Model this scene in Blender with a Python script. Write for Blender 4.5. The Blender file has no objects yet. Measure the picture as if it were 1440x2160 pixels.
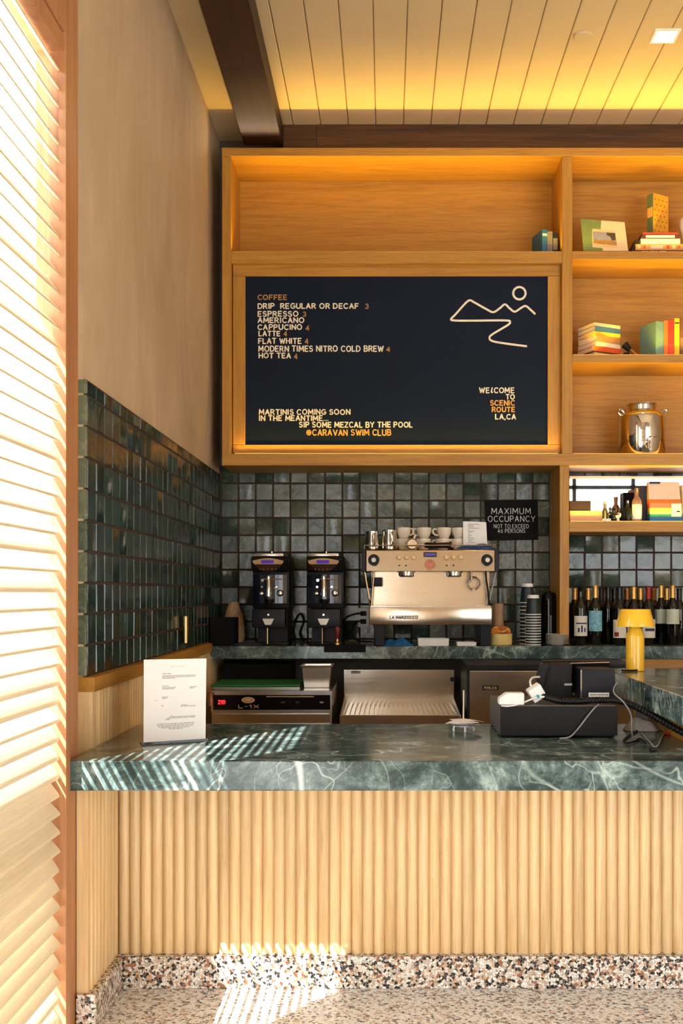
import bpy, bmesh, math, random
from mathutils import Vector, Matrix, Euler

sc = bpy.context.scene
COL = sc.collection

# ------------------------------------------------------------------ camera, sky, sun, exposure
FPX = 2150.0          # focal length in pixels of the 1440 x 2160 frame
VPX, VPY = 815.0, 1250.0   # where lines running straight back meet
EYE = 1.37
cam_data = bpy.data.cameras.new('camera')
cam = bpy.data.objects.new('camera', cam_data)
COL.objects.link(cam)
cam.location = (0, 0, EYE)
cam.rotation_euler = (math.pi / 2, 0, 0)
cam_data.sensor_fit = 'AUTO'
cam_data.sensor_width = 36
cam_data.lens = 36 * FPX / 2160
cam_data.shift_x = -(VPX - 720) / 2160
cam_data.shift_y = (VPY - 1080) / 2160
cam_data.clip_start = 0.05
sc.camera = cam

world = bpy.data.worlds.new('sky')
sc.world = world
world.use_nodes = True
bg = world.node_tree.nodes['Background']
bg.inputs['Color'].default_value = (0.90, 0.95, 1.0, 1)
bg.inputs['Strength'].default_value = 6.3

SUN = Vector((1, 1.316, -1.82)).normalized()
sd = bpy.data.lights.new('sun', 'SUN')
sd.energy = 34
sd.angle = 0.008
sd.color = (1.0, 0.97, 0.93)
sun = bpy.data.objects.new('sun', sd)
COL.objects.link(sun)
sun.rotation_euler = SUN.to_track_quat('-Z', 'Y').to_euler()
sun.location = (-4, -4, 8)

sc.view_settings.view_transform = 'Standard'
sc.view_settings.look = 'None'
sc.view_settings.gamma = 1
sc.view_settings.exposure = 0.0
sc.view_settings.use_curve_mapping = False

# ------------------------------------------------------------------ helpers
def at(px, py, d):
    return Vector(((px - VPX) / FPX * d, d, EYE - (py - VPY) / FPX * d))

def X(px, d): return (px - VPX) / FPX * d
def Z(py, d): return EYE - (py - VPY) / FPX * d

def s2l(c):
    return tuple(((v / 255) / 12.92 if v / 255 <= 0.04045 else ((v / 255 + 0.055) / 1.055) ** 2.4) for v in c)

class MB:
    """collects shapes into one mesh"""
    def __init__(self):
        self.bm = bmesh.new()
        self.rl = self.bm.faces.layers.float.new('rnd')
        self.mi = 0
        self.rnd = 0.0

    def _mark(self, faces):
        for f in faces:
            f.material_index = self.mi
            f[self.rl] = self.rnd

    def face(self, pts):
        vs = [self.bm.verts.new(p) for p in pts]
        f = self.bm.faces.new(vs)
        self._mark([f])
        return f

    def hexa(self, p):
        """p: 8 points, bottom ring then top ring"""
        v = [self.bm.verts.new(q) for q in p]
        fs = []
        for idx in ((3, 2, 1, 0), (4, 5, 6, 7), (0, 1, 5, 4), (1, 2, 6, 5), (2, 3, 7, 6), (3, 0, 4, 7)):
            fs.append(self.bm.faces.new([v[i] for i in idx]))
        self._mark(fs)
        return v

    def box(self, x0, x1, y0, y1, z0, z1, rot=None, bev=0.0, seg=2):
        x0, x1 = sorted((x0, x1)); y0, y1 = sorted((y0, y1)); z0, z1 = sorted((z0, z1))
        v = self.hexa([(x0, y0, z0), (x1, y0, z0), (x1, y1, z0), (x0, y1, z0),
                       (x0, y0, z1), (x1, y0, z1), (x1, y1, z1), (x0, y1, z1)])
        if bev:
            es = list({e for q in v for e in q.link_edges})
            r = bmesh.ops.bevel(self.bm, geom=es, offset=bev, segments=seg, profile=0.5, affect='EDGES')
            self._mark(r['faces'])
            vs = set(r['verts'])
            for f in r['faces']:
                vs.update(f.verts)
            v = [q for q in set(v) | vs if q.is_valid]
        if rot is not None:
            c = Vector(((x0 + x1) / 2, (y0 + y1) / 2, (z0 + z1) / 2))
            M = Matrix.Translation(c) @ rot.to_4x4() @ Matrix.Translation(-c)
            for q in v:
                q.co = M @ q.co
        return v

    def bpx(self, x0, x1, y0, y1, d0, d1, bev=0.0):
        """box whose front face covers a pixel box at depth d0 and reaches back to d1"""
        return self.box(X(x0, d0), X(x1, d0), d0, d1, Z(y1, d0), Z(y0, d0), bev=bev)

    def lathe(self, prof, c, seg=24, axis='Z', ang0=0, ang1=2 * math.pi, cap=True):
        """prof: list of (r, h)"""
        c = Vector(c)
        full = abs(ang1 - ang0 - 2 * math.pi) < 1e-6
        n = seg if full else seg + 1
        rings = []
        for r, h in prof:
            ring = []
            if r < 1e-6:
                ring = [self.bm.verts.new(self._ax(c, 0, 0, h, axis))]
            else:
                for i in range(n):
                    a = ang0 + (ang1 - ang0) * i / seg
                    ring.append(self.bm.verts.new(self._ax(c, r * math.cos(a), r * math.sin(a), h, axis)))
            rings.append(ring)
        fs = []
        for a, b in zip(rings, rings[1:]):
            m = max(len(a), len(b))
            k = m if full else m - 1
            for i in range(k):
                j = (i + 1) % m
                if len(a) == 1 and len(b) == 1:
                    continue
                if len(a) == 1:
                    q = [a[0], b[j], b[i]]
                elif len(b) == 1:
                    q = [a[i], a[j], b[0]]
                else:
                    q = [a[i], a[j], b[j], b[i]]
                fs.append(self.bm.faces.new(q))
        if cap and full:
            if len(rings[0]) > 2: fs.append(self.bm.faces.new(rings[0][::-1]))
            if len(rings[-1]) > 2: fs.append(self.bm.faces.new(rings[-1]))
        self._mark(fs)
        return [v for r in rings for v in r]

    def _ax(self, c, a, b, h, axis):
        if axis == 'Z': return c + Vector((a, b, h))
        if axis == 'Y': return c + Vector((a, h, b))
        return c + Vector((h, a, b))

    def tube(self, pts, r, seg=8, closed=False):
        pts = [Vector(p) for p in pts]
        n = len(pts)
        rs = r if isinstance(r, (list, tuple)) else [r] * n
        rings = []
        up = None
        for i, p in enumerate(pts):
            if closed:
                t = pts[(i + 1) % n] - pts[i - 1]
            else:
                t = pts[min(i + 1, n - 1)] - pts[max(i - 1, 0)]
            if t.length < 1e-9: t = Vector((0, 0, 1))
            t.normalize()
            if up is None:
                up = Vector((0, 0, 1)) if abs(t.z) < 0.9 else Vector((0, 1, 0))
            s = t.cross(up)
            if s.length < 1e-6:
                s = t.orthogonal()
            s.normalize()
            up = s.cross(t).normalized()
            rings.append([self.bm.verts.new(p + (s * math.cos(2 * math.pi * k / seg) + up * math.sin(2 * math.pi * k / seg)) * rs[i]) for k in range(seg)])
        fs = []
        m = n if closed else n - 1
        for i in range(m):
            a, b = rings[i], rings[(i + 1) % n]
            for k in range(seg):
                j = (k + 1) % seg
                fs.append(self.bm.faces.new([a[k], a[j], b[j], b[k]]))
        if not closed:
            fs.append(self.bm.faces.new(rings[0][::-1]))
            fs.append(self.bm.faces.new(rings[-1]))
        self._mark(fs)

    def prism(self, poly, a0, a1, axis='Y'):
        """poly in the two other axes, pushed along axis (Y: poly=(x,z); X: poly=(y,z); Z: poly=(x,y))"""
        def P(u, v, a):
            if axis == 'Y': return (u, a, v)
            if axis == 'X': return (a, u, v)
            return (u, v, a)
        A = [self.bm.verts.new(P(u, v, a0)) for u, v in poly]
        B = [self.bm.verts.new(P(u, v, a1)) for u, v in poly]
        n = len(poly)
        fs = [self.bm.faces.new(A[::-1]), self.bm.faces.new(B)]
        for i in range(n):
            j = (i + 1) % n
            fs.append(self.bm.faces.new([A[i], A[j], B[j], B[i]]))
        self._mark(fs)
        return A + B

    def cloth(self, cx, cy, cz, w, dpt, h, n=22, seed=1, rotz=0.0, fold=0.6):
        """crumpled cloth lump with a closed underside"""
        rnd = random.Random(seed)
        ph = [(rnd.uniform(5, 13) * rnd.choice((-1, 1)), rnd.uniform(3, 10), rnd.uniform(0, 6.3)) for _ in range(5)]
        edge = [1 + rnd.uniform(-0.16, 0.16) for _ in range(12)]
        top, bot = [], []
        cr, sr = math.cos(rotz), math.sin(rotz)
        for i in range(n + 1):
            rt, rb = [], []
            for j in range(n + 1):
                u, v = i / n * 2 - 1, j / n * 2 - 1
                # square to disc
                x = u * math.sqrt(1 - v * v / 2); y = v * math.sqrt(1 - u * u / 2)
                a = (math.atan2(y, x) / (2 * math.pi) + 0.5) * 12
                k = edge[int(a) % 12] * (1 - a % 1) + edge[(int(a) + 1) % 12] * (a % 1)
                rr = min(1, math.hypot(x, y))
                f = sum(math.sin(p[0] * x * 0.5 + p[1] * y * 0.5 + p[2]) for p in ph) / 5
                hz = h * ((1 - rr ** 3) * (0.62 + fold * f)) + 0.004
                hz = max(0.003, hz)
                px, py = x * k * w / 2, y * k * dpt / 2
                q = Vector((cx + px * cr - py * sr, cy + px * sr + py * cr, cz + hz))
                rt.append(self.bm.verts.new(q))
                edgev = i in (0, n) or j in (0, n)
                rb.append(self.bm.verts.new(Vector((q.x, q.y, cz + (0.0005)))))
            top.append(rt); bot.append(rb)
        fs = []
        for i in range(n):
            for j in range(n):
                fs.append(self.bm.faces.new([top[i][j], top[i + 1][j], top[i + 1][j + 1], top[i][j + 1]]))
                fs.append(self.bm.faces.new([bot[i][j], bot[i][j + 1], bot[i + 1][j + 1], bot[i + 1][j]]))
        for k in range(n):
            for a, b in (((k, 0), (k + 1, 0)), ((n, k), (n, k + 1)), ((n - k, n), (n - k - 1, n)), ((0, n - k), (0, n - k - 1))):
                fs.append(self.bm.faces.new([top[b[0]][b[1]], top[a[0]][a[1]], bot[a[0]][a[1]], bot[b[0]][b[1]]]))
        self._mark(fs)

    def build(self, name, mats, parent=None, smooth=40, bevel=0.0, bseg=2):
        if not isinstance(mats, (list, tuple)): mats = [mats]
        bmesh.ops.recalc_face_normals(self.bm, faces=self.bm.faces[:])
        me = bpy.data.meshes.new(name)
        if parent is not None:
            off = Vector(wloc(parent))
            for v in self.bm.verts: v.co = v.co - off
        self.bm.to_mesh(me)
        self.bm.free()
        for m in mats: me.materials.append(m)
        if smooth:
            me.shade_smooth()
            me.set_sharp_from_angle(angle=math.radians(smooth))
        o = bpy.data.objects.new(name, me)
        COL.objects.link(o)
        if parent is not None:
            o.parent = parent
            o['_w'] = 1
            del o['_w']
        if bevel:
            b = o.modifiers.new('edge', 'BEVEL')
            b.width = bevel; b.segments = bseg; b.limit_method = 'ANGLE'; b.angle_limit = math.radians(35)
        return o

def wloc(o):
    p = Vector((0, 0, 0))
    while o is not None:
        p += o.location
        o = o.parent
    return p

def spline(pts, n=8, closed=False):
    pts = [Vector(p) for p in pts]
    out = []
    m = len(pts)
    rng = m if closed else m - 1
    for i in range(rng):
        if closed:
            p0, p1, p2, p3 = pts[i - 1], pts[i], pts[(i + 1) % m], pts[(i + 2) % m]
        else:
            p0 = pts[max(i - 1, 0)]; p1 = pts[i]; p2 = pts[i + 1]; p3 = pts[min(i + 2, m - 1)]
        for k in range(n):
            t = k / n
            out.append(0.5 * ((2 * p1) + (p2 - p0) * t + (2 * p0 - 5 * p1 + 4 * p2 - p3) * t * t + (3 * p1 - p0 - 3 * p2 + p3) * t ** 3))
    if not closed: out.append(pts[-1])
    return out

def tag(o, label=None, cat=None, group=None, kind=None):
    if label: o['label'] = label
    if cat: o['category'] = cat
    if group: o['group'] = group
    if kind: o['kind'] = kind
    return o

def thing(name, label, cat, loc, group=None, rotz=0.0):
    o = bpy.data.objects.new(name, None)
    o.empty_display_size = 0.05
    COL.objects.link(o)
    o.location = loc
    o.rotation_euler = (0, 0, rotz)
    return tag(o, label, cat, group)

def copy_tree(o, loc, label=None, group=None, rotz=None):
    c = o.copy()
    COL.objects.link(c)
    c.location = loc
    if rotz is not None: c.rotation_euler = (0, 0, rotz)
    if label: c['label'] = label
    if group: c['group'] = group
    for ch in list(o.children):
        d = ch.copy(); COL.objects.link(d); d.parent = c
        for g in list(ch.children):
            e = g.copy(); COL.objects.link(e); e.parent = d
    return c

def structure(mb, name, mats, **k):
    return tag(mb.build(name, mats, **k), kind='structure')

# ------------------------------------------------------------------ materials
def new_mat(name):
    m = bpy.data.materials.new(name)
    m.use_nodes = True
    nt = m.node_tree
    return m, nt, nt.nodes['Principled BSDF']

def plain(name, c, rough=0.5, metal=0.0, spec=0.5, coat=0.0, emit=None, es=0.0, trans=0.0, ior=1.45, vary=0.06, nscale=30):
    m, nt, b = new_mat(name)
    lin = s2l(c)
    b.inputs['Base Color'].default_value = (*lin, 1)
    b.inputs['Roughness'].default_value = rough
    b.inputs['Metallic'].default_value = metal
    b.inputs['Specular IOR Level'].default_value = spec
    b.inputs['Coat Weight'].default_value = coat
    b.inputs['Transmission Weight'].default_value = trans
    b.inputs['IOR'].default_value = ior
    if emit:
        b.inputs['Emission Color'].default_value = (*s2l(emit), 1)
        b.inputs['Emission Strength'].default_value = es
    if vary:
        tc = nt.nodes.new('ShaderNodeTexCoord')
        nz = nt.nodes.new('ShaderNodeTexNoise')
        nz.inputs['Scale'].default_value = nscale
        nz.inputs['Detail'].default_value = 4
        nt.links.new(tc.outputs['Object'], nz.inputs['Vector'])
        rp = nt.nodes.new('ShaderNodeValToRGB')
        rp.color_ramp.elements[0].position = 0.3
        rp.color_ramp.elements[1].position = 0.7
        rp.color_ramp.elements[0].color = (*[v * (1 - vary) for v in lin], 1)
        rp.color_ramp.elements[1].color = (*[min(1, v * (1 + vary)) for v in lin], 1)
        nt.links.new(nz.outputs['Fac'], rp.inputs['Fac'])
        nt.links.new(rp.outputs['Color'], b.inputs['Base Color'])
    return m

def N(nt, kind, **inp):
    n = nt.nodes.new(kind)
    for k, v in inp.items():
        n.inputs[k].default_value = v
    return n

def ramp(nt, stops, interp='LINEAR'):
    r = nt.nodes.new('ShaderNodeValToRGB')
    cr = r.color_ramp
    cr.interpolation = interp
    while len(cr.elements) > 1: cr.elements.remove(cr.elements[-1])
    cr.elements[0].position = stops[0][0]; cr.elements[0].color = (*s2l(stops[0][1]), 1)
    for p, c in stops[1:]:
        e = cr.elements.new(p); e.color = (*s2l(c), 1)
    return r

def wood(name, axis, dark, light, rough=0.5, grain=1.0, streak=0.25, coat=0.0, bump=0.08):
    m, nt, b = new_mat(name)
    tc = nt.nodes.new('ShaderNodeTexCoord')
    at_ = nt.nodes.new('ShaderNodeAttribute'); at_.attribute_name = 'rnd'
    mul = N(nt, 'ShaderNodeVectorMath'); mul.operation = 'SCALE'; mul.inputs[0].default_value = (3.1, 5.7, 4.3)
    nt.links.new(at_.outputs['Fac'], mul.inputs['Scale'])
    add = N(nt, 'ShaderNodeVectorMath'); add.operation = 'ADD'
    nt.links.new(tc.outputs['Object'], add.inputs[0]); nt.links.new(mul.outputs[0], add.inputs[1])
    def mapped(along, across):
        mp = nt.nodes.new('ShaderNodeMapping')
        s = [across] * 3
        s['XYZ'.index(axis)] = along
        mp.inputs['Scale'].default_value = s
        nt.links.new(add.outputs[0], mp.inputs['Vector'])
        return mp
    m1 = mapped(0.45 * grain, 9 * grain)
    n1 = N(nt, 'ShaderNodeTexNoise', Scale=2.6, Detail=6, Roughness=0.6, Distortion=1.4)
    nt.links.new(m1.outputs[0], n1.inputs['Vector'])
    r1 = ramp(nt, [(0.28, dark), (0.5, tuple((a + 2 * c) / 3 for a, c in zip(dark, light))), (0.72, light)])
    nt.links.new(n1.outputs['Fac'], r1.inputs['Fac'])
    m2 = mapped(4 * grain, 130 * grain)
    n2 = N(nt, 'ShaderNodeTexNoise', Scale=2.0, Detail=3, Roughness=0.6)
    nt.links.new(m2.outputs[0], n2.inputs['Vector'])
    r2 = N(nt, 'ShaderNodeMapRange'); r2.inputs['From Min'].default_value = 0.3; r2.inputs['From Max'].default_value = 0.6
    r2.inputs['To Min'].default_value = 1 - streak; r2.inputs['To Max'].default_value = 1.0
    nt.links.new(n2.outputs['Fac'], r2.inputs['Value'])
    mx = nt.nodes.new('ShaderNodeMix'); mx.data_type = 'RGBA'; mx.blend_type = 'MULTIPLY'
    mx.inputs['Factor'].default_value = 1
    nt.links.new(r1.outputs['Color'], mx.inputs['A']); nt.links.new(r2.outputs[0], mx.inputs['B'])
    tone = N(nt, 'ShaderNodeMapRange'); tone.inputs['To Min'].default_value = 0.9; tone.inputs['To Max'].default_value = 1.08
    nt.links.new(at_.outputs['Fac'], tone.inputs['Value'])
    mt = nt.nodes.new('ShaderNodeMix'); mt.data_type = 'RGBA'; mt.blend_type = 'MULTIPLY'; mt.inputs['Factor'].default_value = 1
    nt.links.new(mx.outputs['Result'], mt.inputs['A']); nt.links.new(tone.outputs[0], mt.inputs['B'])
    nt.links.new(mt.outputs['Result'], b.inputs['Base Color'])
    b.inputs['Roughness'].default_value = rough
    b.inputs['Coat Weight'].default_value = coat
    bp = N(nt, 'ShaderNodeBump', Strength=bump, Distance=0.002)
    nt.links.new(n2.outputs['Fac'], bp.inputs['Height'])
    nt.links.new(bp.outputs[0], b.inputs['Normal'])
    return m

OAK_D, OAK_L = (166, 112, 34), (200, 146, 56)
M = {}
for ax in 'XYZ':
    M['oak' + ax] = wood('oak along ' + ax.lower(), ax, OAK_D, OAK_L)
M['flute'] = wood('pale oak flutes', 'Z', (212, 172, 116), (242, 212, 162), rough=0.34, streak=0.14, coat=0.2)
M['louver'] = wood('louver oak', 'Y', (244, 226, 190), (252, 240, 214), rough=0.45, streak=0.12)
M['jamb'] = wood('jamb oak', 'Z', (158, 104, 64), (190, 136, 92), rough=0.45, streak=0.1)
M['darkbeam'] = wood('dark stained timber', 'Y', (32, 15, 7), (64, 32, 14), rough=0.55, grain=0.8, streak=0.45, bump=0.3)
M['darkbeamX'] = wood('dark stained timber across', 'X', (50, 28, 11), (98, 60, 26), rough=0.55, grain=0.8, streak=0.45, bump=0.3)

def plaster():
    m, nt, b = new_mat('troweled plaster')
    tc = nt.nodes.new('ShaderNodeTexCoord')
    mp = nt.nodes.new('ShaderNodeMapping'); mp.inputs['Scale'].default_value = (1, 1.6, 0.7)
    nt.links.new(tc.outputs['Object'], mp.inputs['Vector'])
    n = N(nt, 'ShaderNodeTexNoise', Scale=1.7, Detail=7, Roughness=0.62, Distortion=0.7)
    nt.links.new(mp.outputs[0], n.inputs['Vector'])
    r = ramp(nt, [(0.3, (180, 156, 124)), (0.55, (198, 175, 144)), (0.75, (212, 190, 160))])
    nt.links.new(n.outputs['Fac'], r.inputs['Fac'])
    nt.links.new(r.outputs['Color'], b.inputs['Base Color'])
    b.inputs['Roughness'].default_value = 0.75
    bp = N(nt, 'ShaderNodeBump', Strength=0.12, Distance=0.01)
    nt.links.new(n.outputs['Fac'], bp.inputs['Height']); nt.links.new(bp.outputs[0], b.inputs['Normal'])
    return m
M['plaster'] = plaster()
M['ceil'] = plain('cream painted boards', (200, 178, 138), 0.6, vary=0.03, nscale=4)

def tilemat(name, stops, rough):
    m, nt, b = new_mat(name)
    a = nt.nodes.new('ShaderNodeAttribute'); a.attribute_name = 'rnd'
    tc = nt.nodes.new('ShaderNodeTexCoord')
    n = N(nt, 'ShaderNodeTexNoise', Scale=22, Detail=5, Roughness=0.65, Distortion=1.0)
    nt.links.new(tc.outputs['Object'], n.inputs['Vector'])
    ad = N(nt, 'ShaderNodeMath'); ad.operation = 'MULTIPLY_ADD'
    nt.links.new(n.outputs['Fac'], ad.inputs[0]); ad.inputs[1].default_value = 0.9
    sb = N(nt, 'ShaderNodeMath'); sb.operation = 'MULTIPLY_ADD'; sb.inputs[1].default_value = 0.7; sb.inputs[2].default_value = -0.3
    nt.links.new(a.outputs['Fac'], sb.inputs[0]); nt.links.new(sb.outputs[0], ad.inputs[2])
    r = ramp(nt, stops)
    nt.links.new(ad.outputs[0], r.inputs['Fac'])
    nt.links.new(r.outputs['Color'], b.inputs['Base Color'])
    n2 = N(nt, 'ShaderNodeTexNoise', Scale=14, Detail=3)
    nt.links.new(tc.outputs['Object'], n2.inputs['Vector'])
    bp = N(nt, 'ShaderNodeBump', Strength=0.35, Distance=0.01)
    nt.links.new(n2.outputs['Fac'], bp.inputs['Height']); nt.links.new(bp.outputs[0], b.inputs['Normal'])
    mr = N(nt, 'ShaderNodeMapRange'); mr.inputs['To Min'].default_value = rough - 0.1; mr.inputs['To Max'].default_value = rough + 0.12
    nt.links.new(n.outputs['Fac'], mr.inputs['Value']); nt.links.new(mr.outputs[0], b.inputs['Roughness'])
    b.inputs['Specular IOR Level'].default_value = 0.7
    return m
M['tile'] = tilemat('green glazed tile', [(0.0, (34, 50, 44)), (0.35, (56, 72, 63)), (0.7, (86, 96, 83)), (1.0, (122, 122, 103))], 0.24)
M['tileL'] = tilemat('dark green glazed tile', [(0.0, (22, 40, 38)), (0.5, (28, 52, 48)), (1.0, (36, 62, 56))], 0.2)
M['grout'] = plain('dark brown grout', (62, 46, 38), 0.9, vary=0.15, nscale=60)

def marble():
    m, nt, b = new_mat('green veined marble')
    tc = nt.nodes.new('ShaderNodeTexCoord')
    base = N(nt, 'ShaderNodeTexNoise', Scale=7.5, Detail=12, Roughness=0.76, Distortion=0.35)
    nt.links.new(tc.outputs['Object'], base.inputs['Vector'])
    r = ramp(nt, [(0.32, (22, 36, 36)), (0.45, (48, 66, 65)), (0.55, (92, 110, 107)), (0.68, (166, 184, 176))])
    nt.links.new(base.outputs['Fac'], r.inputs['Fac'])
    cur = r.outputs['Color']
    for sc_, dist, w, st, off, rot in ((1.3, 0.5, 0.005, 0.75, (0, 0, 0), 0.9), (2.4, 0.5, 0.005, 0.55, (3, 1, 7), -0.9), (5.0, 0.6, 0.009, 0.42, (5, 8, 2), 0.6), (6.5, 0.5, 0.008, 0.35, (1, 4, 9), -1.2)):
        mp = nt.nodes.new('ShaderNodeMapping'); mp.inputs['Location'].default_value = off
        mp.inputs['Rotation'].default_value = (0.4, rot, rot); mp.inputs['Scale'].default_value = (1, 1.7, 0.8)
        nt.links.new(tc.outputs['Object'], mp.inputs['Vector'])
        n = N(nt, 'ShaderNodeTexNoise', Scale=sc_, Detail=2.5, Roughness=0.5, Distortion=dist)
        nt.links.new(mp.outputs[0], n.inputs['Vector'])
        s = N(nt, 'ShaderNodeMath'); s.operation = 'SUBTRACT'; s.inputs[1].default_value = 0.5
        nt.links.new(n.outputs['Fac'], s.inputs[0])
        ab = N(nt, 'ShaderNodeMath'); ab.operation = 'ABSOLUTE'; nt.links.new(s.outputs[0], ab.inputs[0])
        mr = N(nt, 'ShaderNodeMapRange'); mr.inputs['From Min'].default_value = 0.0; mr.inputs['From Max'].default_value = w
        mr.inputs['To Min'].default_value = st; mr.inputs['To Max'].default_value = 0
        nt.links.new(ab.outputs[0], mr.inputs['Value'])
        # veins come and go
        n3 = N(nt, 'ShaderNodeTexNoise', Scale=sc_ * 0.9, Detail=2)
        nt.links.new(tc.outputs['Object'], n3.inputs['Vector'])
        m3 = N(nt, 'ShaderNodeMapRange'); m3.inputs['From Min'].default_value = 0.38; m3.inputs['From Max'].default_value = 0.62
        nt.links.new(n3.outputs['Fac'], m3.inputs['Value'])
        mm = N(nt, 'ShaderNodeMath'); mm.operation = 'MULTIPLY'
        nt.links.new(mr.outputs[0], mm.inputs[0]); nt.links.new(m3.outputs[0], mm.inputs[1])
        mx = nt.nodes.new('ShaderNodeMix'); mx.data_type = 'RGBA'
        nt.links.new(mm.outputs[0], mx.inputs['Factor']); nt.links.new(cur, mx.inputs['A'])
        mx.inputs['B'].default_value = (*s2l((208, 222, 212)), 1)
        cur = mx.outputs['Result']
    nt.links.new(cur, b.inputs['Base Color'])
    b.inputs['Roughness'].default_value = 0.16
    b.inputs['Specular IOR Level'].default_value = 0.5
    return m
M['marble'] = marble()

def terrazzo(name, scale, stops, rough, bed=(150, 138, 124)):
    m, nt, b = new_mat(name)
    tc = nt.nodes.new('ShaderNodeTexCoord')
    nz = N(nt, 'ShaderNodeTexNoise', Scale=scale * 0.9, Detail=2)
    nt.links.new(tc.outputs['Object'], nz.inputs['Vector'])
    mixv = nt.nodes.new('ShaderNodeMix'); mixv.data_type = 'VECTOR'; mixv.inputs['Factor'].default_value = 0.012
    nt.links.new(tc.outputs['Object'], mixv.inputs['A']); nt.links.new(nz.outputs['Color'], mixv.inputs['B'])
    v = N(nt, 'ShaderNodeTexVoronoi', Scale=scale, Randomness=1.0)
    nt.links.new(mixv.outputs['Result'], v.inputs['Vector'])
    sep = nt.nodes.new('ShaderNodeSeparateColor'); nt.links.new(v.outputs['Color'], sep.inputs[0])
    r = ramp(nt, stops, 'CONSTANT')
    nt.links.new(sep.outputs[0], r.inputs['Fac'])
    e = N(nt, 'ShaderNodeTexVoronoi', Scale=scale, Randomness=1.0); e.feature = 'DISTANCE_TO_EDGE'
    nt.links.new(mixv.outputs['Result'], e.inputs['Vector'])
    lt = N(nt, 'ShaderNodeMath'); lt.operation = 'LESS_THAN'; lt.inputs[1].default_value = 0.045
    nt.links.new(e.outputs['Distance'], lt.inputs[0])
    mx = nt.nodes.new('ShaderNodeMix'); mx.data_type = 'RGBA'
    nt.links.new(lt.outputs[0], mx.inputs['Factor']); nt.links.new(r.outputs['Color'], mx.inputs['A'])
    mx.inputs['B'].default_value = (*s2l(bed), 1)
    nt.links.new(mx.outputs['Result'], b.inputs['Base Color'])
    b.inputs['Roughness'].default_value = rough
    return m
CH = [(0.0, (22, 22, 26)), (0.17, (64, 62, 66)), (0.25, (160, 104, 70)), (0.36, (216, 176, 140)), (0.46, (232, 226, 214)), (0.72, (200, 190, 178)), (0.84, (246, 242, 236))]
M['terrazzo'] = terrazzo('terrazzo', 112, CH, 0.3)
M['terrfloor'] = terrazzo('terrazzo floor', 105, [(0.0, (80, 80, 84)), (0.1, (136, 122, 116)), (0.2, (204, 168, 144)), (0.32, (230, 220, 208)), (0.45, (243, 241, 237)), (0.8, (214, 208, 202)), (0.9, (250, 249, 248))], 0.28, (206, 202, 196))

def steel(name, c=(196, 190, 180), rough=0.24, axis='X', aniso=0.0, bump=0.03):
    m, nt, b = new_mat(name)
    b.inputs['Base Color'].default_value = (*s2l(c), 1)
    b.inputs['Metallic'].default_value = 1
    tc = nt.nodes.new('ShaderNodeTexCoord')
    mp = nt.nodes.new('ShaderNodeMapping')
    s = [160] * 3; s['XYZ'.index(axis)] = 2.0
    mp.inputs['Scale'].default_value = s
    nt.links.new(tc.outputs['Object'], mp.inputs['Vector'])
    n = N(nt, 'ShaderNodeTexNoise', Scale=2, Detail=3)
    nt.links.new(mp.outputs[0], n.inputs['Vector'])
    mr = N(nt, 'ShaderNodeMapRange'); mr.inputs['To Min'].default_value = rough * 0.7; mr.inputs['To Max'].default_value = rough * 1.3
    nt.links.new(n.outputs['Fac'], mr.inputs['Value']); nt.links.new(mr.outputs[0], b.inputs['Roughness'])
    # slow waviness of sheet metal
    n2 = N(nt, 'ShaderNodeTexNoise', Scale=4.5, Detail=1)
    nt.links.new(tc.outputs['Object'], n2.inputs['Vector'])
    bp = N(nt, 'ShaderNodeBump', Strength=bump * 6, Distance=0.02)
    nt.links.new(n2.outputs['Fac'], bp.inputs['Height']); nt.links.new(bp.outputs[0], b.inputs['Normal'])
    return m
M['steel'] = steel('brushed stainless steel')
M['steelwarm'] = steel('polished stainless panel', (208, 194, 174), 0.2, bump=0.012)
M['chrome'] = plain('chrome', (214, 210, 204), 0.08, 1.0, vary=0)
M['brass'] = plain('brushed brass', (190, 160, 105), 0.28, 1.0, vary=0.04)
M['black'] = plain('black plastic', (13, 13, 15), 0.45, spec=0.3)
M['blackgloss'] = plain('black gloss', (9, 10, 16), 0.12)
M['blackmatte'] = plain('matte black', (11, 11, 12), 0.7, spec=0.2)
M['charcoal'] = plain('charcoal plastic', (24, 26, 34), 0.45, spec=0.35)
M['board'] = plain('blue black chalkboard paint', (12, 24, 42), 0.6, spec=0.2, vary=0.1, nscale=3)
M['chalk'] = plain('cream lettering paint', (236, 226, 202), 0.7)
M['tan'] = plain('tan lettering paint', (176, 130, 78), 0.7)
M['orange'] = plain('orange lettering paint', (226, 166, 76), 0.7)
M['signwhite'] = plain('sign lettering', (226, 226, 222), 0.5)
M['paper'] = plain('white paper', (232, 232, 232), 0.7, vary=0.015, nscale=12)
M['ink'] = plain('grey print', (168, 170, 172), 0.8)
M['inkdark'] = plain('dark grey print', (120, 122, 128), 0.8)
M['white'] = plain('white plastic', (236, 234, 230), 0.35, vary=0.02)
M['ceramic'] = plain('glazed stoneware', (222, 210, 190), 0.22, vary=0.04)
M['ceramicw'] = plain('white glazed ceramic', (234, 230, 220), 0.2, vary=0.02)
M['yellow'] = plain('yellow lacquer', (244, 190, 50), 0.25, coat=0.4, vary=0.02)
M['blue'] = plain('blue cloth', (26, 92, 150), 0.9, vary=0.25, nscale=40)
M['navycloth'] = plain('blue bar towel', (36, 70, 128), 0.9, vary=0.25, nscale=40)
M['dkcloth'] = plain('dark slate cloth', (34, 40, 54), 0.95, vary=0.2, nscale=40)
M['greycloth'] = plain('beige grey rag', (176, 166, 154), 0.95, vary=0.15, nscale=60)
M['butter'] = plain('pale yellow ceramic', (232, 206, 128), 0.4, vary=0.03)
M['dgreen'] = plain('dark green paper cup', (24, 44, 48), 0.4, vary=0.05)
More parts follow.
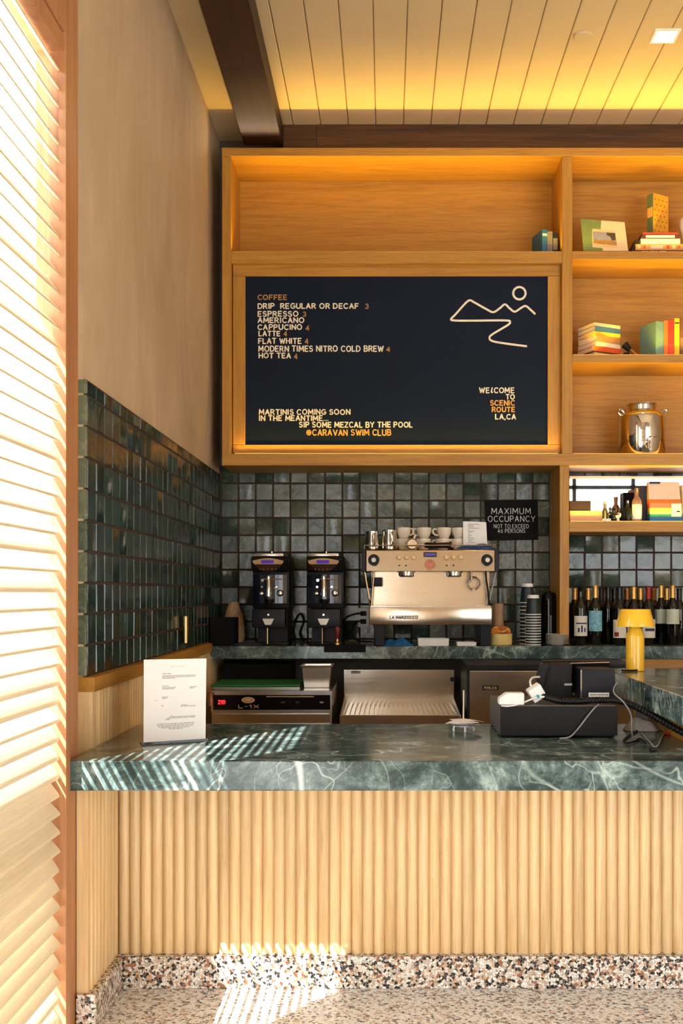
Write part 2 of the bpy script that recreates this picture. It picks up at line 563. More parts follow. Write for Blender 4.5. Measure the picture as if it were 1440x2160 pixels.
M['green'] = plain('green cutting board plastic', (34, 104, 62), 0.5)
M['red'] = plain('red plastic', (190, 42, 26), 0.35)
M['cable'] = plain('grey cable sleeve', (150, 148, 146), 0.5)
M['mirror'] = plain('mirror silvering', (235, 235, 228), 0.015, 1.0, vary=0)
M['acrylic'] = plain('clear acrylic', (245, 245, 245), 0.04, trans=1.0, ior=1.35, vary=0)
M['glass'] = plain('clear glass', (244, 246, 240), 0.02, trans=1.0, ior=1.3, vary=0)
M['greenglass'] = plain('olive green glass', (96, 108, 62), 0.05, trans=0.9, ior=1.35, vary=0)
M['amber'] = plain('pale amber liquid glass', (206, 178, 92), 0.05, trans=0.85, ior=1.35, vary=0)
M['wine'] = plain('dark wine bottle glass', (10, 11, 10), 0.06, vary=0, coat=0.3)
M['gold'] = plain('gold foil capsule', (206, 160, 86), 0.32, 0.7, vary=0.08)
M['copperfoil'] = plain('copper brown foil capsule', (150, 96, 48), 0.35, 0.6, vary=0.08)
M['redfoil'] = plain('red foil capsule', (150, 36, 40), 0.4, 0.2, vary=0.05)
M['blackfoil'] = plain('black foil capsule', (22, 20, 20), 0.25, vary=0.05)
M['mauve'] = plain('violet lit display', (70, 50, 120), 0.3, emit=(96, 70, 190), es=0.35, vary=0)
M['redled'] = plain('red lit digits', (255, 40, 40), 0.4, emit=(255, 40, 50), es=2.2, vary=0)
M['bronze'] = plain('tan metallic face', (206, 170, 126), 0.35, 0.0, vary=0.03)
M['brownplate'] = plain('dark brown face', (64, 40, 28), 0.35, vary=0.03)
M['kraft'] = plain('kraft paper', (190, 152, 116), 0.8, vary=0.15, nscale=25)
M['ledstrip'] = plain('warm light strip', (255, 210, 140), 0.5, emit=(255, 190, 90), es=0.8, vary=0)
M['downlight'] = plain('lit lamp lens', (255, 240, 215), 0.4, emit=(255, 226, 180), es=9.0, vary=0)
M['wallgrey'] = plain('grey painted undercounter wall', (92, 88, 82), 0.7)
M['ground'] = plain('pale concrete paving', (214, 213, 210), 0.85, vary=0.06, nscale=3)
M['blacksteel'] = plain('black steel window bar', (14, 14, 15), 0.45)

# ------------------------------------------------------------------ the room
XL = -0.9945     # face of the tiles on the left wall
YB = 6.126       # face of the tiles on the back wall
ZC = 4.09        # ceiling
YR = -0.8        # glazed front of the room, behind the camera
XR = 4.4
random.seed(7)

m = MB(); m.box(-1.25, XR, YR, YB + 0.2, -0.06, 0); structure(m, 'floor', M['terrfloor'], smooth=0)
m = MB(); m.box(-14, 14, -16, YR, -0.12, -0.05); m.box(-14, -1.25, YR, 14, -0.12, -0.05)
structure(m, 'ground', M['ground'], smooth=0)

# ceiling of v-jointed boards running back
m = MB()
k0 = -8
for k in range(k0, 28):
    x0 = -0.063 + 0.16 * k
    a, b = max(x0 + 0.0018, -1.12), min(x0 + 0.1582, XR)
    if b - a < 0.01: continue
    m.rnd = random.random()
    c = 0.004
    m.prism([(a, ZC + c), (a + c, ZC), (b - c, ZC), (b, ZC + c), (b, ZC + 0.02), (a, ZC + 0.02)], YR, YB + 0.1, 'Y')
m.box(-1.2, XR, YR, YB + 0.1, ZC + 0.02, ZC + 0.1)
structure(m, 'ceiling', M['ceil'], smooth=0)

m = MB(); m.box(-1.2, XR, YB + 0.012, YB + 0.2, 0, ZC + 0.05); structure(m, 'wall_back', M['wallgrey'], smooth=0)
m = MB(); m.box(XR, XR + 0.15, YR, YB + 0.2, 0, ZC + 0.05); structure(m, 'wall_right', M['plaster'], smooth=0)
# left wall: the plastered stub behind the counter, the run beside the viewer and the strip over the window
m = MB()
m.box(-1.20, -1.004, 3.373, YB + 0.1, 0, ZC)
m.box(-1.20, -1.024, 3.15, 3.38, 0, ZC)
m.box(-1.20, -1.0, 1.1, 2.16, 0, ZC); m.box(-1.20, -1.0, YR, 1.11, 2.95, ZC)
m.box(-1.20, -1.0, 2.15, 3.16, 3.42, ZC)
structure(m, 'wall_left', M['plaster'], smooth=0)

def tile_wall(name, u0, u1, useams, z0, z1, face, mat_, holes=()):
    """hand-made tiles, each a little tilted; face(u, z, out) gives the point"""
    m = MB()
    m.mi = 1
    zs = [2.027 - 0.104 * k for k in range(-2, 14)]
    g = 0.0026
    us = sorted(set([u0, u1] + [u for u in useams if u0 < u < u1]))
    zz = sorted(set([z0, z1] + [z for z in zs if z0 < z < z1]))
    # grout bed
    p = [(u0, z0), (u1, z0), (u1, z1), (u0, z1)]
    m.hexa([face(u, z, -0.012) for u, z in p] + [face(u, z, -0.0035) for u, z in p])
    m.mi = 0
    for a, b in zip(us, us[1:]):
        if b - a < 0.012: continue
        for c, d in zip(zz, zz[1:]):
            if d - c < 0.012: continue
            m.rnd = random.random()
            j = lambda s: s + random.uniform(-0.0012, 0.0012)
            tu, tz = random.gauss(0, 0.00055), random.gauss(0, 0.0005)
            base = [(j(a + g), j(c + g)), (j(b - g), j(c + g)), (j(b - g), j(d - g)), (j(a + g), j(d - g))]
            cu, cz = (a + b) / 2, (c + d) / 2
            q = [face(u, z, -0.006) for u, z in base]
            ins = []
            for k, (u, z) in enumerate(base):
                su = 1 if u > cu else -1; sz = 1 if z > cz else -1
                ins.append(face(u - su * 0.0035, z - sz * 0.0035, -0.001 + su * tu + sz * tz + random.uniform(-0.0005, 0.0005)))
            m.hexa(q + ins)
    return structure(m, name, [mat_, M['grout']], smooth=50)

tile_wall('wall_back_tiles', -1.004, 2.6, [-0.890 + 0.104 * k for k in range(-3, 40)], 1.07, 2.13,
          lambda u, z, o: Vector((u, YB - o - 0.0, z)), M['tile'])
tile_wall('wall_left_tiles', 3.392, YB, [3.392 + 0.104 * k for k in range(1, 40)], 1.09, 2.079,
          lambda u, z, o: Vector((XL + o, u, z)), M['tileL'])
# glazed edge trim on the open end of the tiling
m = MB()
z = 1.09
for zt in sorted([2.027 - 0.104 * k for k in range(0, 10)] + [2.079]):
    m.rnd = random.random()
    if zt - z > 0.01: m.box(-1.022, XL + 0.002, 3.372, 3.39, z + 0.002, zt - 0.002, bev=0.004)
    z = zt
structure(m, 'trim_1', [tilemat('pale green edge tile', [(0, (58, 78, 66)), (1, (128, 134, 110))], 0.25)])

# jamb, header and lower frame round the shuttered window
m = MB()
m.rnd = 0.3
m.box(-1.05, -0.960, 3.055, 3.098, 0, 3.42)
m.rnd = 0.8
m.box(-1.05, -0.975, 3.098, 3.225, 0, 3.42)
m.rnd = 0.5
m.box(-1.05, -0.960, 2.14, 3.056, 3.05, 3.42)
m.box(-1.05, -0.968, 2.14, 3.056, 2.992, 3.046)
m.box(-1.05, -0.960, 2.12, 2.20, 0, 3.1)
structure(m, 'window_1', M['jamb'], smooth=0, bevel=0.002)
# the post outside between the panes, and an added floating board that shades the lower louvers
m = MB(); m.box(-1.29, -1.22, 3.60, 3.68, 0, 3.6); m.box(-1.29, -1.22, 1.5, 1.58, 0, 3.6)
structure(m, 'window_frame_outside', M['louver'], smooth=0)
m = MB(); m.box(-1.17, -1.13, 1.2, 3.7, 0.52, 1.06)
structure(m, 'shade_board', M['white'], smooth=0)

# unseen white canopy, added to keep the sun off the upper louvers
m = MB(); m.box(-2.58, -1.2, 0.05, 12, 5.0, 5.1)
structure(m, 'sun_block_canopy', M['white'], smooth=0)

# shutter: one leaf of tilted louvers
sh = thing('plantation_shutter', 'tall pale wood louvered shutter glowing with sun at the left edge', 'shutter', (-0.997, 2.62, 0.02))
def shutter():
    m = MB(); m.rnd = 0.2; m.box(-1.03, -0.965, 2.199, 2.258, 0.0, 2.99); m.build('stile', M['louver'], sh, smooth=0)
    prof = []
    for i in range(13):
        t = -1 + 2 * i / 12
        prof.append((t * 0.0318, 0.0042 * math.sqrt(max(0, 1 - t ** 4))))
    pts = prof + [(a, -b) for a, b in prof[-2:0:-1]]
    n = len(pts)
    m = MB()
    A = [m.bm.verts.new(Vector((-0.997 - a, 2.259, 0.02 + b))) for a, b in pts]
    B = [m.bm.verts.new(Vector((-0.997 - a, 3.05, 0.02 + b))) for a, b in pts]
    m.bm.faces.new(A); m.bm.faces.new(B[::-1])
    for i in range(n):
        m.bm.faces.new([A[i], B[i], B[(i + 1) % n], A[(i + 1) % n]])
    for v in m.bm.verts: v.co.y -= 2.62; v.co.y += 2.62
    first = m.build('louver', M['louver'], sh, smooth=50)
    rr = random.Random(11)
    for k in range(53):
        c = first if k == 0 else first.copy()
        if k: COL.objects.link(c); c.parent = sh
        c.location = (0, 0, 0.04 + 0.0557 * k)
        c.rotation_euler = (0, math.radians(54 + rr.uniform(-1.5, 1.5) - (rr.random() < .45) * 7), 0)
shutter()

# beams
m = MB(); m.box(-0.823, -0.602, YR, 5.905, 3.96, ZC + 0.002); structure(m, 'beam', M['darkbeam'], smooth=0, bevel=0.004)
m = MB()
m.rnd = 0.2; m.box(-0.60, X(667, 5.92), 5.924, 6.12, 3.955, ZC + 0.002)
m.rnd = 0.7; m.box(X(667, 5.92) + 0.002, 2.6, 5.92, 6.12, 3.955, ZC + 0.002)
structure(m, 'trim_3', M['darkbeamX'], smooth=0)

# wainscot on the left wall: cap board and vertical half-round slats
m = MB(); m.box(-1.022, -0.964, 3.362, 5.64, 1.0415, 1.0905); structure(m, 'trim_4', M['oakY'], smooth=0, bevel=0.002)
def half_rounds(m, along, a0, a1, face, depth, z0, z1, pitch, n=8, sgn=1):
    """row of vertical half-round slats; along 'X' or 'Y'"""
    k = int(round((a1 - a0) / pitch)); p = (a1 - a0) / k
    for i in range(k):
        c = a0 + (i + 0.5) * p
        r = p / 2 - 0.0006
        pts = [(c - r, face + depth)] + [(c - r * math.cos(math.pi * j / n), face + depth - depth * math.sin(math.pi * j / n)) for j in range(n + 1)] + [(c + r, face + depth)]
        pts = pts[1:-1]
        m.rnd = random.random()
        if along == 'X':
            m.prism([(u, v) for u, v in pts], z0, z1, 'Z')
        else:
            m.prism([(face - (v - face) * 1.0, u) for u, v in pts], z0, z1, 'Z')
m = MB()
half_rounds(m, 'Y', 3.41, 6.1, -0.972, 0.012, 0, 1.0415, 0.0385)
m.rnd = 0.4; m.box(-1.022, -0.970, 3.366, 3.408, 0, 1.0415); m.box(-1.004, -0.984, 3.4, 6.1, 0, 1.0415)
structure(m, 'wall_left_wainscot', M['flute'], smooth=50)
# panelled leg under the left end of the counter
m = MB()
half_rounds(m, 'Y', 3.222, 3.555, -0.932, 0.007, 0.09, 0.766, 0.0416)
m.rnd = 0.5; m.box(-0.973, -0.9365, 3.20, 3.56, 0.09, 0.766)
structure(m, 'wall_left_return', M['flute'], smooth=50)

# terrazzo plinth
m = MB()
m.box(-0.911, 2.2, 3.523, 3.60, 0, 0.112); m.box(-0.972, -0.9105, 3.188, 3.58, 0, 0.112)
structure(m, 'baseboard_front', M['terrazzo'], smooth=0, bevel=0.003)

# fluted counter front
m = MB()
half_rounds(m, 'X', -0.936, 2.2, 3.549, 0.0185, 0.112, 0.7665, 0.0385, n=10)
m.rnd = 0.5; m.box(-0.94, 2.2, 3.566, 3.62, 0.112, 0.7665)
structure(m, 'wall_front_counter', M['flute'], smooth=50)

m = MB(); m.box(-0.966, 2.3, 3.10, 3.975, 0.767, 0.858)
tag(m.build('worktop', M['marble'], smooth=0, bevel=0.003), 'thick green veined marble slab on the slatted counter in front', 'worktop')
m = MB(); m.box(0.90, 2.4, 3.10, 4.25, 0.965, 1.0546)
tag(m.build('worktop', M['marble'], smooth=0, bevel=0.003), 'raised green marble bar slab at the right edge carrying the yellow lamp', 'worktop')
m = MB(); m.prism([(1.02, 3.3), (2.3, 3.3), (2.3, 3.33), (1.05, 3.33), (1.05, 3.97), (1.02, 3.97)], 0.8585, 0.9645, 'Z')
tag(m.build('bar_support', M['oakZ'], smooth=0), 'oak end panel holding up the raised bar slab at the right edge', 'panel')
m = MB(); m.box(-0.995, 2.6, 5.63, 6.118, 1.0035, 1.074)
tag(m.build('worktop', M['marble'], smooth=0, bevel=0.003), 'dark green marble back counter under the coffee machine along the tiled wall', 'worktop')
m = MB(); m.box(X(1285, 5.66), 2.6, 5.66, 5.69, Z(1411, 5.66), 1.0035); pass
pass
tag(m.build('counter_apron', M['oakX'], smooth=0), 'strip of oak under the back counter below the wine bottles', 'panel')

# ------------------------------------------------------------------ built-in bookcase
D0, D1 = 5.75, 6.105
xl, xi = X(468, D0), X(487, D0)
xe = 2.4
bk = thing('bookcase', 'large built-in oak shelf unit with warm lit niches across the back wall', 'shelf', (xl, D0, Z(982, D0)))
def pc(name, mat_, *b, bevel=0.0025):
    m = MB(); m.rnd = random.random(); m.box(*b); return m.build(name, M[mat_], bk, smooth=0, bevel=bevel)
zt, zs0 = Z(312, D0), Z(330, D0)
pc('cornice', 'oakX', xl, xe, D0 - 0.004, D1, zs0, zt)
pc('side_panel', 'oakZ', xl, xi, D0, D1, Z(957, D0), zs0)
pc('side_panel', 'oakZ', xe - 0.05, xe, D0, D1, 1.0755, zs0)
pc('divider', 'oakZ', X(1185, D0), X(1207, D0), D0, D1, Z(957, D0), zs0)
pc('shelf', 'oakX', xi, X(1185, D0), D0 + 0.001, D1, Z(555, D0), Z(530, D0))
for a, b in ((530, 547), (748, 765)):
    pc('shelf', 'oakX', X(1207, D0), xe - 0.05, D0 + 0.001, D1, Z(b, D0), Z(a, D0))
pc('shelf', 'oakX', xl, xe - 0.05, D0 - 0.002, D1, Z(982, D0), Z(957, D0))
pc('post', 'oakZ', X(1180, D0), X(1200, D0), D0, D1, 1.0755, Z(982, D0))
pc('shelf', 'oakX', X(1200, D0), xe - 0.05, D0 + 0.001, D1, Z(1122, D0), Z(1100, D0))
pc('back_panel', 'oakX', xl, xe, D1, D1 + 0.012, Z(981, D0), zt, bevel=0)
def led(x0, x1, z, power, y=None, tilt=0.0, w=0.014, up=True, col=(1.0, 0.60, 0.02)):
    y = D0 + 0.02 if y is None else y
    m = MB(); m.box(x0, x1, y - 0.006, y + 0.006, z, z + 0.004)
    m.build('light_strip', M['ledstrip'], bk, smooth=0)
    l = bpy.data.lights.new('strip_light', 'AREA')
    l.shape = 'RECTANGLE'; l.size = x1 - x0; l.size_y = w; l.energy = power * (x1 - x0); l.color = col
    l.spread = math.radians(95)
    o = bpy.data.objects.new('strip_light', l); COL.objects.link(o)
    o.location = ((x0 + x1) / 2, y, z + 0.006)
    d = Vector((0, math.sin(tilt), math.cos(tilt)))
    o.rotation_euler = d.to_track_quat('-Z', 'X').to_euler()
    # keep the long side along X
    zax = -d; xax = Vector((1, 0, 0)); yax = zax.cross(xax)
    o.rotation_euler = Matrix((xax, yax, zax)).transposed().to_euler()
    return o
R0, R1 = X(1207, D0) + 0.01, xe - 0.06
led(xi + 0.01, X(1185, D0) - 0.01, Z(530, D0), 3.7)
for py in (530, 748, 957):
    led(R0, R1, Z(py, D0), 3.7)
led(X(1200, D0) + 0.01, R1, Z(1100, D0), 4)
led(xi + 0.02, X(1185, D0) - 0.02, Z(957, D0), 1.4, y=D0 + 0.012, tilt=0.1, w=0.01)
# the strip on top of the bookcase that washes the ceiling
m = MB(); m.box(xl + 0.01, xe, 5.772, 5.79, zt, zt + 0.006); m.build('light_strip', M['ledstrip'], bk, smooth=0)
l = bpy.data.lights.new('cove_light', 'AREA'); l.shape = 'RECTANGLE'; l.size = xe - xl - 0.02; l.size_y = 0.02
l.energy = 3.2; l.color = (1.0, 0.78, 0.55)
o = bpy.data.objects.new('cove_light', l); COL.objects.link(o)
o.location = ((xl + xe) / 2, 5.782, zt + 0.022)
d = Vector((0, -1, 0.08)).normalized(); zax = -d; xax = Vector((1, 0, 0)); yax = zax.cross(xax)
o.rotation_euler = Matrix((xax, yax, zax)).transposed().to_euler()

# mirror behind the open shelf
m = MB(); m.bpx(1201, 1640, 1004, 1100, 6.085, 6.10)
tag(m.build('mirror', M['mirror'], smooth=0), 'wide wall mirror behind the short shelf over the wine bottles', 'mirror')

# ceiling fittings
dl = at(1402, 75, 4.977); dl.z = ZC
t = thing('downlight', 'small lit square recessed lamp in the board ceiling', 'light', (dl.x, dl.y, ZC))
m = MB()
for a, b, c, d_ in ((-.062, .062, -.062, -.05), (-.062, .062, .05, .062), (-.062, -.05, -.05, .05), (.05, .062, -.05, .05)):
    m.box(dl.x + a, dl.x + b, dl.y + c, dl.y + d_, ZC - 0.006, ZC + 0.001)
m.build('trim_ring', M['white'], t, smooth=0)
m = MB(); m.box(dl.x - .05, dl.x + .05, dl.y - .05, dl.y + .05, ZC - 0.002, ZC + 0.001); m.build('lens', M['downlight'], t, smooth=0)
l = bpy.data.lights.new('downlight_beam', 'SPOT'); l.energy = 26; l.color = (1, .84, .6); l.spot_size = 1.5; l.spot_blend = .6; l.shadow_soft_size = .05
o = bpy.data.objects.new('downlight_beam', l); COL.objects.link(o); o.location = (dl.x, dl.y, ZC - .03)
sm = at(1230, 75, 4.977)
t = thing('smoke_detector', 'flat round cream disc on the ceiling left of the lamp', 'detector', (sm.x, sm.y, ZC))
m = MB(); m.lathe([(0, ZC + 0.001), (.05, ZC + 0.001), (.05, ZC - .006), (.044, ZC - .012), (0, ZC - .013)], (sm.x, sm.y, 0), 32, cap=False); m.build('cover', M['ceil'], t)

# glazed front of the room behind the viewer: black steel bars, open sky beyond
m = MB()
for x in (-0.98, -0.36, 2.07, 2.39, 3.14, 3.9):
    m.box(x - .025, x + .025, YR - .05, YR, 0, ZC)
for z in (0.05, 1.0, 2.71):
    m.box(-1.1, XR, YR - .05, YR, z - .025, z + .025)
for y in (-0.75, 0.2, 1.08):
    m.box(-1.12, -1.07, y - .02, y + .02, 0, 2.96)
for z in (0.05, 1.5, 2.93): m.box(-1.12, -1.07, YR, 1.1, z - .025, z + .025)
structure(m, 'window_2', M['blacksteel'], smooth=0)
m = MB(); m.box(-0.35, 2.05, YR - 0.12, YR - 0.052, 0, ZC); m.box(-1.2, -0.35, YR - .12, YR - .052, 2.5, ZC); m.box(2.05, XR, YR - .12, YR - .052, 3.0, ZC)
structure(m, 'wall_front', M['plaster'], smooth=0)

# ------------------------------------------------------------------ lettering drawn stroke by stroke
def _arc(cx, cy, rx, ry, a0, a1, n=10):
    return [(cx + rx * math.cos(math.radians(a0 + (a1 - a0) * i / n)), cy + ry * math.sin(math.radians(a0 + (a1 - a0) * i / n))) for i in range(n + 1)]
G = {
 'A': (4, [[(0, 0), (2, 6), (4, 0)], [(.7, 2), (3.3, 2)]]),
 'B': (3.6, [[(0, 0), (0, 6), (2, 6)] + _arc(2, 4.6, 1.3, 1.4, 90, -90, 6) + [(0, 3.2)], [(2, 3.2)] + _arc(2, 1.6, 1.6, 1.6, 90, -90, 6) + [(0, 0)]]),
 'C': (4, [_arc(2.3, 3, 2.3, 3, 48, 312, 14)]),
 'D': (4, [[(0, 0), (0, 6), (1.4, 6)] + _arc(1.4, 3, 2.6, 3, 90, -90, 10) + [(0, 0)]]),
 'E': (3.2, [[(3.2, 6), (0, 6), (0, 0), (3.2, 0)], [(0, 3.1), (2.7, 3.1)]]),
 'F': (3.2, [[(3.2, 6), (0, 6), (0, 0)], [(0, 3.1), (2.7, 3.1)]]),
 'G': (4.3, [_arc(2.3, 3, 2.3, 3, 50, 345, 14) + [(4.5, 2.8), (2.6, 2.8)]]),
 'H': (3.8, [[(0, 0), (0, 6)], [(3.8, 0), (3.8, 6)], [(0, 3), (3.8, 3)]]),
 'I': (0.2, [[(0.1, 0), (0.1, 6)]]),
 'K': (3.6, [[(0, 0), (0, 6)], [(3.5, 6), (0.1, 2.6)], [(1.3, 3.6), (3.6, 0)]]),
 'L': (3, [[(0, 6), (0, 0), (3, 0)]]),
 'l': (2.2, [[(1.8, 6), (.6, 1), (1.2, .3), (2.2, .6)]]),
 'M': (4.8, [[(0, 0), (.3, 6), (2.4, 1.6), (4.5, 6), (4.8, 0)]]),
 'N': (3.8, [[(0, 0), (0, 6), (3.8, 0), (3.8, 6)]]),
 'O': (4.6, [_arc(2.3, 3, 2.3, 3, 90, 450, 18)]),
 'P': (3.4, [[(0, 0), (0, 6), (1.8, 6)] + _arc(1.8, 4.4, 1.6, 1.6, 90, -90, 8) + [(0, 2.8)]]),
 'R': (3.6, [[(0, 0), (0, 6), (1.8, 6)] + _arc(1.8, 4.5, 1.5, 1.5, 90, -90, 8) + [(0, 3)], [(1.6, 3), (3.6, 0)]]),
 'S': (3.4, [_arc(1.7, 4.55, 1.55, 1.45, 35, 270, 10) + _arc(1.7, 1.55, 1.7, 1.55, 90, -150, 10)]),
 'T': (3.8, [[(0, 6), (3.8, 6)], [(1.9, 6), (1.9, 0)]]),
 'U': (3.8, [[(0, 6), (0, 1.9)] + _arc(1.9, 1.9, 1.9, 1.9, 180, 360, 10) + [(3.8, 6)]]),
 'V': (4, [[(0, 6), (2, 0), (4, 6)]]),
 'W': (5.6, [[(0, 6), (1.4, 0), (2.8, 5), (4.2, 0), (5.6, 6)]]),
 'X': (3.8, [[(0, 0), (3.8, 6)], [(0, 6), (3.8, 0)]]),
 'Y': (4, [[(0, 6), (2, 2.8), (4, 6)], [(2, 2.8), (2, 0)]]),
 'Z': (3.6, [[(0, 6), (3.6, 6), (0, 0), (3.6, 0)]]),
 '0': (3.6, [_arc(1.8, 3, 1.8, 3, 90, 450, 16)]),
 '1': (1.4, [[(0, 4.8), (1.2, 6), (1.2, 0)]]),
 '2': (3.4, [_arc(1.7, 4.3, 1.6, 1.7, 160, -30, 8) + [(0, 0), (3.4, 0)]]),
 '3': (3.2, [_arc(1.5, 4.5, 1.5, 1.5, 150, -90, 8) + _arc(1.5, 1.5, 1.7, 1.5, 90, -150, 8)]),
 '4': (3.6, [[(2.7, 0), (2.7, 6), (0, 1.8), (3.6, 1.8)]]),
 '6': (3.6, [[(3, 6), (1, 3.6)] + _arc(1.8, 1.8, 1.8, 1.8, 150, 510, 14)]),
 '.': (0.3, [[(0.1, 0), (0.2, 0.2)]]),
 ',': (0.5, [[(0.4, 0.4), (0, -1)]]),
 '-': (1.8, [[(0, 3), (1.8, 3)]]),
 '@': (4.6, [_arc(2.3, 3, 2.3, 2.6, -40, 300, 16), _arc(2.3, 3, .9, 1, 0, 360, 8)]),
 '&': (3.4, [[(3.2, 6), (.4, 5.6), (2.6, 3.4), (.2, 3.0), (.4, .2), (3.3, 0)]]),
}
def text_width(s, gap=1.9, space=2.6):
    w = 0
    for ch in s:
        w += space if ch == ' ' else G[ch][0] + gap
    return w - gap
def write(mb, s, p0, ux, uz, width, height, weight, out, jit=0.0, seed=0, seg=6):
    """p0 lower left corner; ux, uz unit vectors; out: outward unit vector. tubes sunk halfway into the surface"""
    rr = random.Random(seed)
    k = width / text_width(s); h = height / 6
    x = 0
    ux, uz, out = Vector(ux), Vector(uz), Vector(out)
    for ch in s:
        if ch == ' ':
            x += 2.6; continue
        w, strokes = G[ch]
        dx, dz, sc_ = rr.uniform(-jit, jit), rr.uniform(-jit, jit), 1 + rr.uniform(-jit, jit) * .12
        sl = rr.uniform(-jit, jit) * .06
        for st in strokes:
            pts = []
            for a, b in st:
                pts.append(Vector(p0) + ux * ((x + dx + a + sl * b) * k) + uz * ((b * sc_ + dz) * h))
            # lengthen the ends by half the weight so strokes close at corners
            n0 = len(mb.bm.verts)
            runs = [[pts[0]]]
            for i in range(1, len(pts)):
                runs[-1].append(pts[i])
                if i + 1 < len(pts) and (pts[i] - pts[i - 1]).angle(pts[i + 1] - pts[i], 0) > 0.8:
                    runs.append([pts[i]])
            for run in runs:
                e0 = (run[0] - run[1]).normalized() * weight * .28; e1 = (run[-1] - run[-2]).normalized() * weight * .28
                run = [run[0] + e0] + run[1:-1] + [run[-1] + e1]
                mb.tube(run, weight / 2, seg=seg)
            mb.bm.verts.ensure_lookup_table()
            for v in mb.bm.verts[n0:]:
                o_ = (v.co - Vector(p0)).dot(out)
                v.co -= out * (o_ * 0.6)
        x += w + 1.9

# ------------------------------------------------------------------ framed menu board
DB = 5.79
fr = thing('menu_board', 'framed dark chalkboard with hand lettered coffee menu under the top niche', 'menu board', (X(836, DB), DB, Z(957, DB) + 0.0005))
def fpc(a0, a1, b0, b1, ax):
    m = MB(); m.rnd = random.random(); m.box(X(a0, DB), X(a1, DB), DB, DB + 0.035, Z(b1, DB) + 0.001, Z(b0, DB)); m.build('frame_rail', M['oak' + ax], fr, smooth=0, bevel=0.002)
fpc(491, 1182, 558, 582, 'X'); fpc(491, 1182, 938, 956, 'X'); fpc(491, 517, 582.3, 937.7, 'Z'); fpc(1155, 1182, 582.3, 937.7, 'Z')
DC = 5.806
m = MB(); m.box(X(514, DC), X(1158, DC), DC, DC + 0.012, Z(941, DC), Z(579, DC)); m.build('slate', M['board'], fr, smooth=0)
def menu_lines(name, mat_, rows, wt=2.6):
    for i, (s, x0, x1, y0, y1) in enumerate(rows):
        m = MB()
        write(m, s, (X(480 + x0 / 2 + 1, DC), DC - 0.0005, Z(560 + y1 / 2 - 1, DC)), (1, 0, 0), (0, 0, 1), (x1 - x0 - 4) / 2 / FPX * DC, (y1 - y0 - 4) / 2 / FPX * DC, wt / FPX * DC, (0, -1, 0), jit=0.16, seed=i * 7 + len(s))
        m.build(name, M[mat_], fr, smooth=60)
menu_lines('lettering', 'chalk', [
 ('DRIP  REGULAR OR DECAF', 126, 552, 159, 183), ('ESPRESSO', 126, 298, 192, 216), ('AMERICANO', 126, 323, 219, 243), ('CAPPUCINO', 126, 314, 248, 272),
 ('LATTE', 130, 222, 276, 299), ('FLAT WHITE', 129, 311, 306, 331), ('MODERN TIMES NITRO COLD BREW', 129, 658, 338, 364), ('HOT TEA', 130, 266, 368, 392),
 ('MARTINIS COMING SOON', 132, 517, 606, 630), ('IN THE MEANTIME...', 132, 425, 632, 656), ('SIP SOME MEZCAL BY THE POOL', 301, 780, 659, 684),
 ('WElCOME', 1060, 1209, 514, 539), ('TO', 1172, 1211, 542, 565), ('LA,CA', 1128, 1215, 626, 650)])
menu_lines('price_lettering', 'tan', [('COFFEE', 126, 250, 123, 146), ('3', 580, 595, 161, 184), ('3', 316, 331, 194, 216), ('4', 328, 344, 252, 275), ('4', 236, 251, 277, 299), ('4', 325, 341, 309, 332), ('4', 669, 686, 343, 365), ('4', 279, 295, 372, 395)], wt=2.4)
menu_lines('place_lettering', 'orange', [('SCENIC', 1106, 1211, 568, 592), ('ROUTE', 1114, 1212, 596, 619), ('@CARAVAN SWIM CLUB', 332, 690, 691, 718)])
m = MB()
lp = [(1297, 206), (1276, 186), (1256, 171), (1236, 180), (1211, 195), (1190, 182), (1169, 164), (1148, 180), (1120, 197), (1090, 184), (1040, 156), (1021, 147), (1002, 160), (960, 207), (942, 226), (955, 232), (1020, 233), (1170, 232), (1190, 239), (1180, 252), (1120, 288), (1104, 304), (1116, 319), (1170, 329), (1262, 341)]
lp = spline([Vector((X(480 + a / 2, DC), DC - 0.0005, Z(560 + b / 2, DC))) for a, b in lp], 5)
m.tube(lp, 2.4 / FPX * DC, seg=6)
m.tube([Vector((X(480 + 1230 / 2 + 13 * math.cos(t * math.pi / 16), DC), DC - 0.0005, Z(560 + 117 / 2 + 13 * math.sin(t * math.pi / 16), DC))) for t in range(32)], 2.3 / FPX * DC, seg=6, closed=True)
for v in m.bm.verts: v.co.y = DC - 0.0005 + (v.co.y - DC + 0.0005) * 0.4
m.build('landscape_drawing', M['chalk'], fr, smooth=60)

# ------------------------------------------------------------------ occupancy sign on the tiles
DS = 6.108
sg = thing('wall_sign', 'small black MAXIMUM OCCUPANCY plaque on the green tiles', 'sign', (X(1078, DS), DS, Z(1140, DS)))
m = MB()
m.prism([(X(1021.5, DS), Z(1056, DS)), (X(1133.5, DS), Z(1054.5, DS)), (X(1135, DS), Z(1138.5, DS)), (X(1025.5, DS), Z(1140, DS))], DS, DS + 0.012, 'Y')
m.build('plate', M['blackmatte'], sg, smooth=0, bevel=0.0015)
for i, (s, a, b, c, d, w) in enumerate((('MAXIMUM', 120, 388, 236, 275, 1.35), ('OCCUPANCY', 95, 418, 290, 328, 1.35), ('NOT TO EXCEED', 136, 375, 347, 373, .85), ('46 PERSONS', 162, 350, 380, 405, .85))):
    m = MB()
    write(m, s, (X(1000 + a / 3.273, DS), DS - .0003, Z(1000 + d / 3.273, DS)), (1, 0, 0), (0, 0, 1), (b - a) / 3.273 / FPX * DS, (d - c) / 3.273 / FPX * DS, w / FPX * DS, (0, -1, 0))
    m.build('lettering', M['signwhite'], sg, smooth=60)

ZT = 1.0745     # top of the back counter
ZW = 0.8585     # top of the front counter
